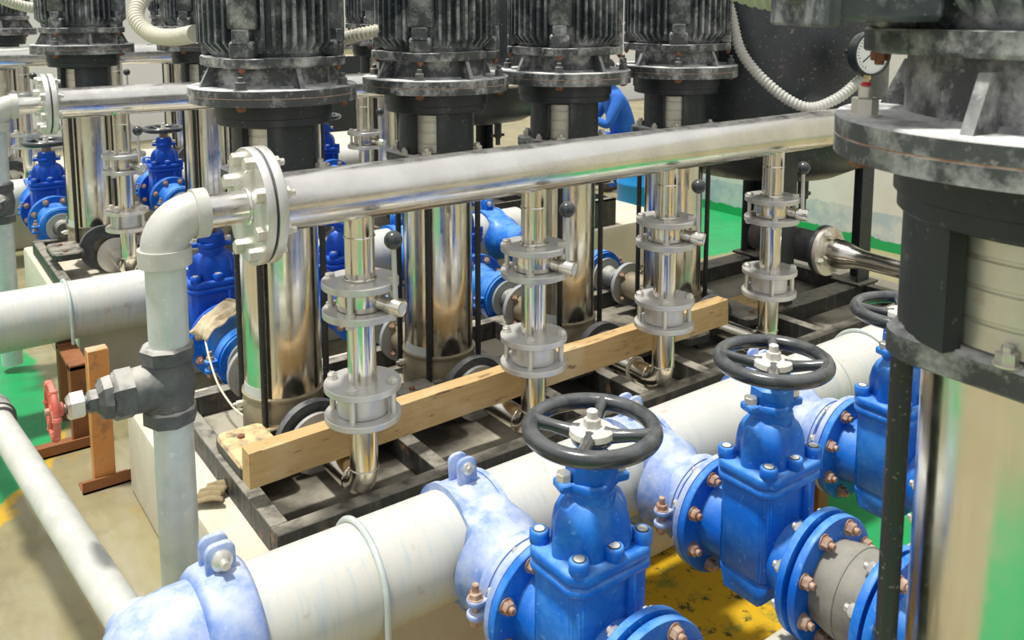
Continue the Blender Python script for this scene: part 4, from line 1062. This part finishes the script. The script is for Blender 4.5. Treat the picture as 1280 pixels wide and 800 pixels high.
tbx.box(0.352, 0.368, -0.115, 0.115, 1.368, 1.63, mtx, 0.004)
tbo = tbx.build('terminal_box', M['black2'], p5)
gl = MB().cyl(0.034, 0.362, 0.39, mtx @ T(0, 0.0, 1.43) @ RY(90), 24)
gl.build('cable_gland', M['castgrey'], tbo)
vp = MB().cyl(0.007, 1.280, 1.290, T(-0.181, 0.181, 0), 12, 0.002)
vp.build('red_paint_dab', M['redplastic'], p5)

# red marker tape on the second row pump sleeve
for o in list(bpy.data.objects):
    if o.get('label', '').startswith('vertical pump of second row with red sleeve'):
        MB().rev([(0.1405, 0.86), (0.1418, 0.86), (0.1418, 0.905), (0.1405, 0.905)], seg=8, a0=232, a1=252).build('red_mark', M['redplastic'], o)

# ------------------------------------------------------------------ far clutter
t = thing('plastic_barrel', 'blue plastic barrel on the floor behind the third and fourth front pumps', 'barrel', (5.92, 5.88, 0))
MB().rev([(0.24, 0.0), (0.27, 0.03), (0.285, 0.12), (0.29, 0.28), (0.295, 0.29), (0.295, 0.31), (0.288, 0.32), (0.288, 0.58), (0.295, 0.59), (0.295, 0.61), (0.285, 0.62), (0.26, 0.68), (0.2, 0.70), (0, 0.70)], seg=48).build('barrel_body', M['barrel'], t)
for a in (40, 220):
    MB().cyl(0.03, 0.70, 0.72, T(0.13 * math.cos(R(a)), 0.13 * math.sin(R(a)), 0), 20).build('bung', M['barrel'], t)
t = thing('control_cabinet', 'black control cabinet with a green stripe seen between the first two front motors', 'cabinet', (4.9, 10.2, 0))
MB().box(-0.9, 0.9, 0, 0.5, 0, 1.62, bev=0.01).build('cabinet_body', M['blackclean'], t)
MB().box(-0.9, 0.9, -0.004, 0.002, 1.50, 1.60).build('green_stripe', M['wallband'] if False else paint('green_sheet', (0.05, 0.35, 0.12), 0.5), t)

# ------------------------------------------------------------------ squatting worker
def worker():
    names, pos, rad, edges, kind = [], [], [], [], []
    def J(p, r, par=None, k='cloth'):
        pos.append(p); rad.append(r); kind.append(k)
        if par is not None: edges.append((par, len(pos) - 1))
        return len(pos) - 1
    pel = J((0, 0, 0.44), 0.155); bel = J((0.07, 0, 0.60), 0.145, pel); ch = J((0.15, 0, 0.80), 0.155, bel); nk0 = J((0.215, 0, 0.965), 0.10, ch)
    nk = J((0.245, 0, 1.04), 0.055, nk0, 'skin'); hd = J((0.275, 0, 1.13), 0.078, nk, 'skin'); J((0.285, 0, 1.215), 0.070, hd, 'skin')
    for s in (-1, 1):
        hp = J((0.02, s * 0.10, 0.42), 0.105, pel); kn = J((0.42, s * 0.19, 0.52), 0.068, hp); an = J((0.16, s * 0.17, 0.10), 0.048, kn)
        hl = J((0.15, s * 0.17, 0.05), 0.045, an, 'shoe'); J((0.36, s * 0.19, 0.035), 0.038, hl, 'shoe')
        sh = J((0.17, s * 0.19, 0.90), 0.070, ch); eb = J((0.30, s * 0.26, 0.66), 0.052, sh); mid = J((0.38, s * 0.21, 0.70), 0.043, eb)
        wr = J((0.50, s * 0.12, 0.76), 0.030, mid, 'skin'); pm = J((0.56, s * 0.095, 0.775), 0.034, wr, 'skin')
        for q in range(4):
            f1 = J((0.605, s * 0.095 + (q - 1.5) * 0.019, 0.775), 0.009, pm, 'skin'); f2 = J((0.635 + 0.004 * (q in (1, 2)), s * 0.09 + (q - 1.5) * 0.019, 0.757), 0.008, f1, 'skin'); J((0.63, s * 0.085 + (q - 1.5) * 0.018, 0.735), 0.007, f2, 'skin')
        th = J((0.575, s * 0.055, 0.768), 0.010, pm, 'skin'); J((0.605, s * 0.045, 0.75), 0.008, th, 'skin')
    me = bpy.data.meshes.new('body'); me.from_pydata(pos, edges, [])
    o = bpy.data.objects.new('body', me); C.objects.link(o)
    md = o.modifiers.new('skin', 'SKIN'); md.use_smooth_shade = True
    sv = me.skin_vertices[0].data
    for i, r in enumerate(rad): sv[i].radius = (r, r)
    sv[0].use_root = True
    ss = o.modifiers.new('sub', 'SUBSURF'); ss.levels = 2; ss.render_levels = 2
    dg = bpy.context.evaluated_depsgraph_get(); dg.update()
    m2 = bpy.data.meshes.new_from_object(o.evaluated_get(dg))
    o.modifiers.clear(); o.data = m2; m2.name = 'body'
    for m in ('workwear', 'skin', 'leather'): m2.materials.append(M[m])
    idx = {'cloth': 0, 'skin': 1, 'shoe': 2}
    P = [Vector(p) for p in pos]
    for p in m2.polygons:
        c = p.center; j = min(range(len(P)), key=lambda i: (P[i] - c).length - rad[i] * 0.8)
        p.material_index = idx[kind[j]]; p.use_smooth = True
    t = thing('person', 'person in blue workwear squatting behind the pumps, holding a dark tool', 'person')
    o.parent = t
    # face details and hair
    fx = Vector((0.28, 0, 1.16))
    MB().rev([(0, -0.012), (0.010, -0.008), (0.013, 0.0), (0, 0.022)], T(0.362, 0, 1.15) @ RY(60), 12).build('nose', M['skin'], t)
    for s in (-1, 1):
        MB().rev([(0, -0.008), (0.008, 0), (0, 0.008)], T(0.352, s * 0.028, 1.178), 10).build('eye', M['ink'], t)
        MB().rev([(0, -0.012), (0.022, 0), (0, 0.012)], T(0.272, s * 0.080, 1.155) @ RX(90), 12).build('ear', M['skin'], t)
    MB().box(0.350, 0.357, -0.022, 0.022, 1.108, 1.114, bev=0.002).build('mouth', M['leather'], t)
    MB().rev([(0.088, -0.01), (0.090, 0.03), (0.078, 0.075), (0.045, 0.105), (0, 0.115)], T(0.262, 0, 1.185) @ RY(-14), 28).build('hair', M['hair'], t)
    return t
w = worker(); w.location = (6.613, 6.845, 0.0); w.rotation_euler = (0, 0, R(152)); w.scale = (1.1, 1.1, 1.1)
tool = thing('hand_tool', 'dark hand tool held by the squatting person', 'tool', (0, 0, 0))
MB().cyl(0.035, -0.10, 0.10, T(0.645, 0, 0.79) @ RX(90), 20, 0.006).box(0.61, 0.68, -0.03, 0.03, 0.80, 0.90, bev=0.01).build('tool_body', M['ringblack'], tool)
tool.location = w.location; tool.rotation_euler = w.rotation_euler; tool.scale = w.scale

# ------------------------------------------------------------------ light
wd = bpy.data.worlds.new('World'); bpy.context.scene.world = wd; wd.use_nodes = True
n, l = wd.node_tree.nodes, wd.node_tree.links
bg = n['Background']
tc = n.new('ShaderNodeTexCoord'); sx = n.new('ShaderNodeSeparateXYZ'); l.new(tc.outputs['Generated'], sx.inputs[0])
cr = n.new('ShaderNodeValToRGB'); l.new(mapr(n, l, sx.outputs['Z'], -0.2, 1.0), cr.inputs[0])
e = cr.color_ramp.elements
e[0].position = 0.14; e[0].color = (0.36, 0.34, 0.30, 1)
e[1].position = 1.0; e[1].color = (1.0, 1.0, 1.0, 1)
x = e.new(0.22); x.color = (0.66, 0.65, 0.62, 1)
x = e.new(0.5); x.color = (0.95, 0.96, 0.97, 1)
l.new(cr.outputs[0], bg.inputs[0]); bg.inputs[1].default_value = 0.70
sun = bpy.data.lights.new('sun', 'SUN'); sun.energy = 3.2; sun.angle = R(5); sun.color = (1.0, 0.97, 0.90)
so = bpy.data.objects.new('sun', sun); C.objects.link(so)
so.rotation_euler = Vector((0.22, -0.10, -1.0)).to_track_quat('-Z', 'Y').to_euler()
so.location = (0, 0, 6)

# ------------------------------------------------------------------ camera (lens shifted downward, as in an upright-corrected photograph)
F, PX, PY = 1090.0, 640.0, 148.0
def nv(*v): return Vector(v).normalized()
Xc = nv(2140 - PX, 10 - PY, F); Yc = nv(-164 - PX, 10 - PY, F); Yc = (Yc - Xc * Yc.dot(Xc)).normalized(); Zc = Xc.cross(Yc)
if Zc[1] > 0: Zc = -Zc
# columns: world vector of camera right / up / back
right = Vector((Xc[0], Yc[0], Zc[0])); down = Vector((Xc[1], Yc[1], Zc[1])); fwd = Vector((Xc[2], Yc[2], Zc[2]))
mw = Matrix((right, -down, -fwd)).transposed().to_4x4(); mw.translation = (0, 0, ZO)
cam = bpy.data.cameras.new('camera'); co = bpy.data.objects.new('camera', cam); C.objects.link(co)
co.matrix_world = mw
cam.sensor_width = 36; cam.lens = F / 1280 * 36
cam.shift_x = 0; cam.shift_y = -(400 - PY) / 1280
cam.clip_start = 0.05
cam.dof.use_dof = True; cam.dof.focus_distance = 2.6; cam.dof.aperture_fstop = 8
bpy.context.scene.camera = co
vs = bpy.context.scene.view_settings
vs.view_transform = 'Standard'; vs.look = 'None'; vs.gamma = 1; vs.exposure = 0.38; vs.use_curve_mapping = False
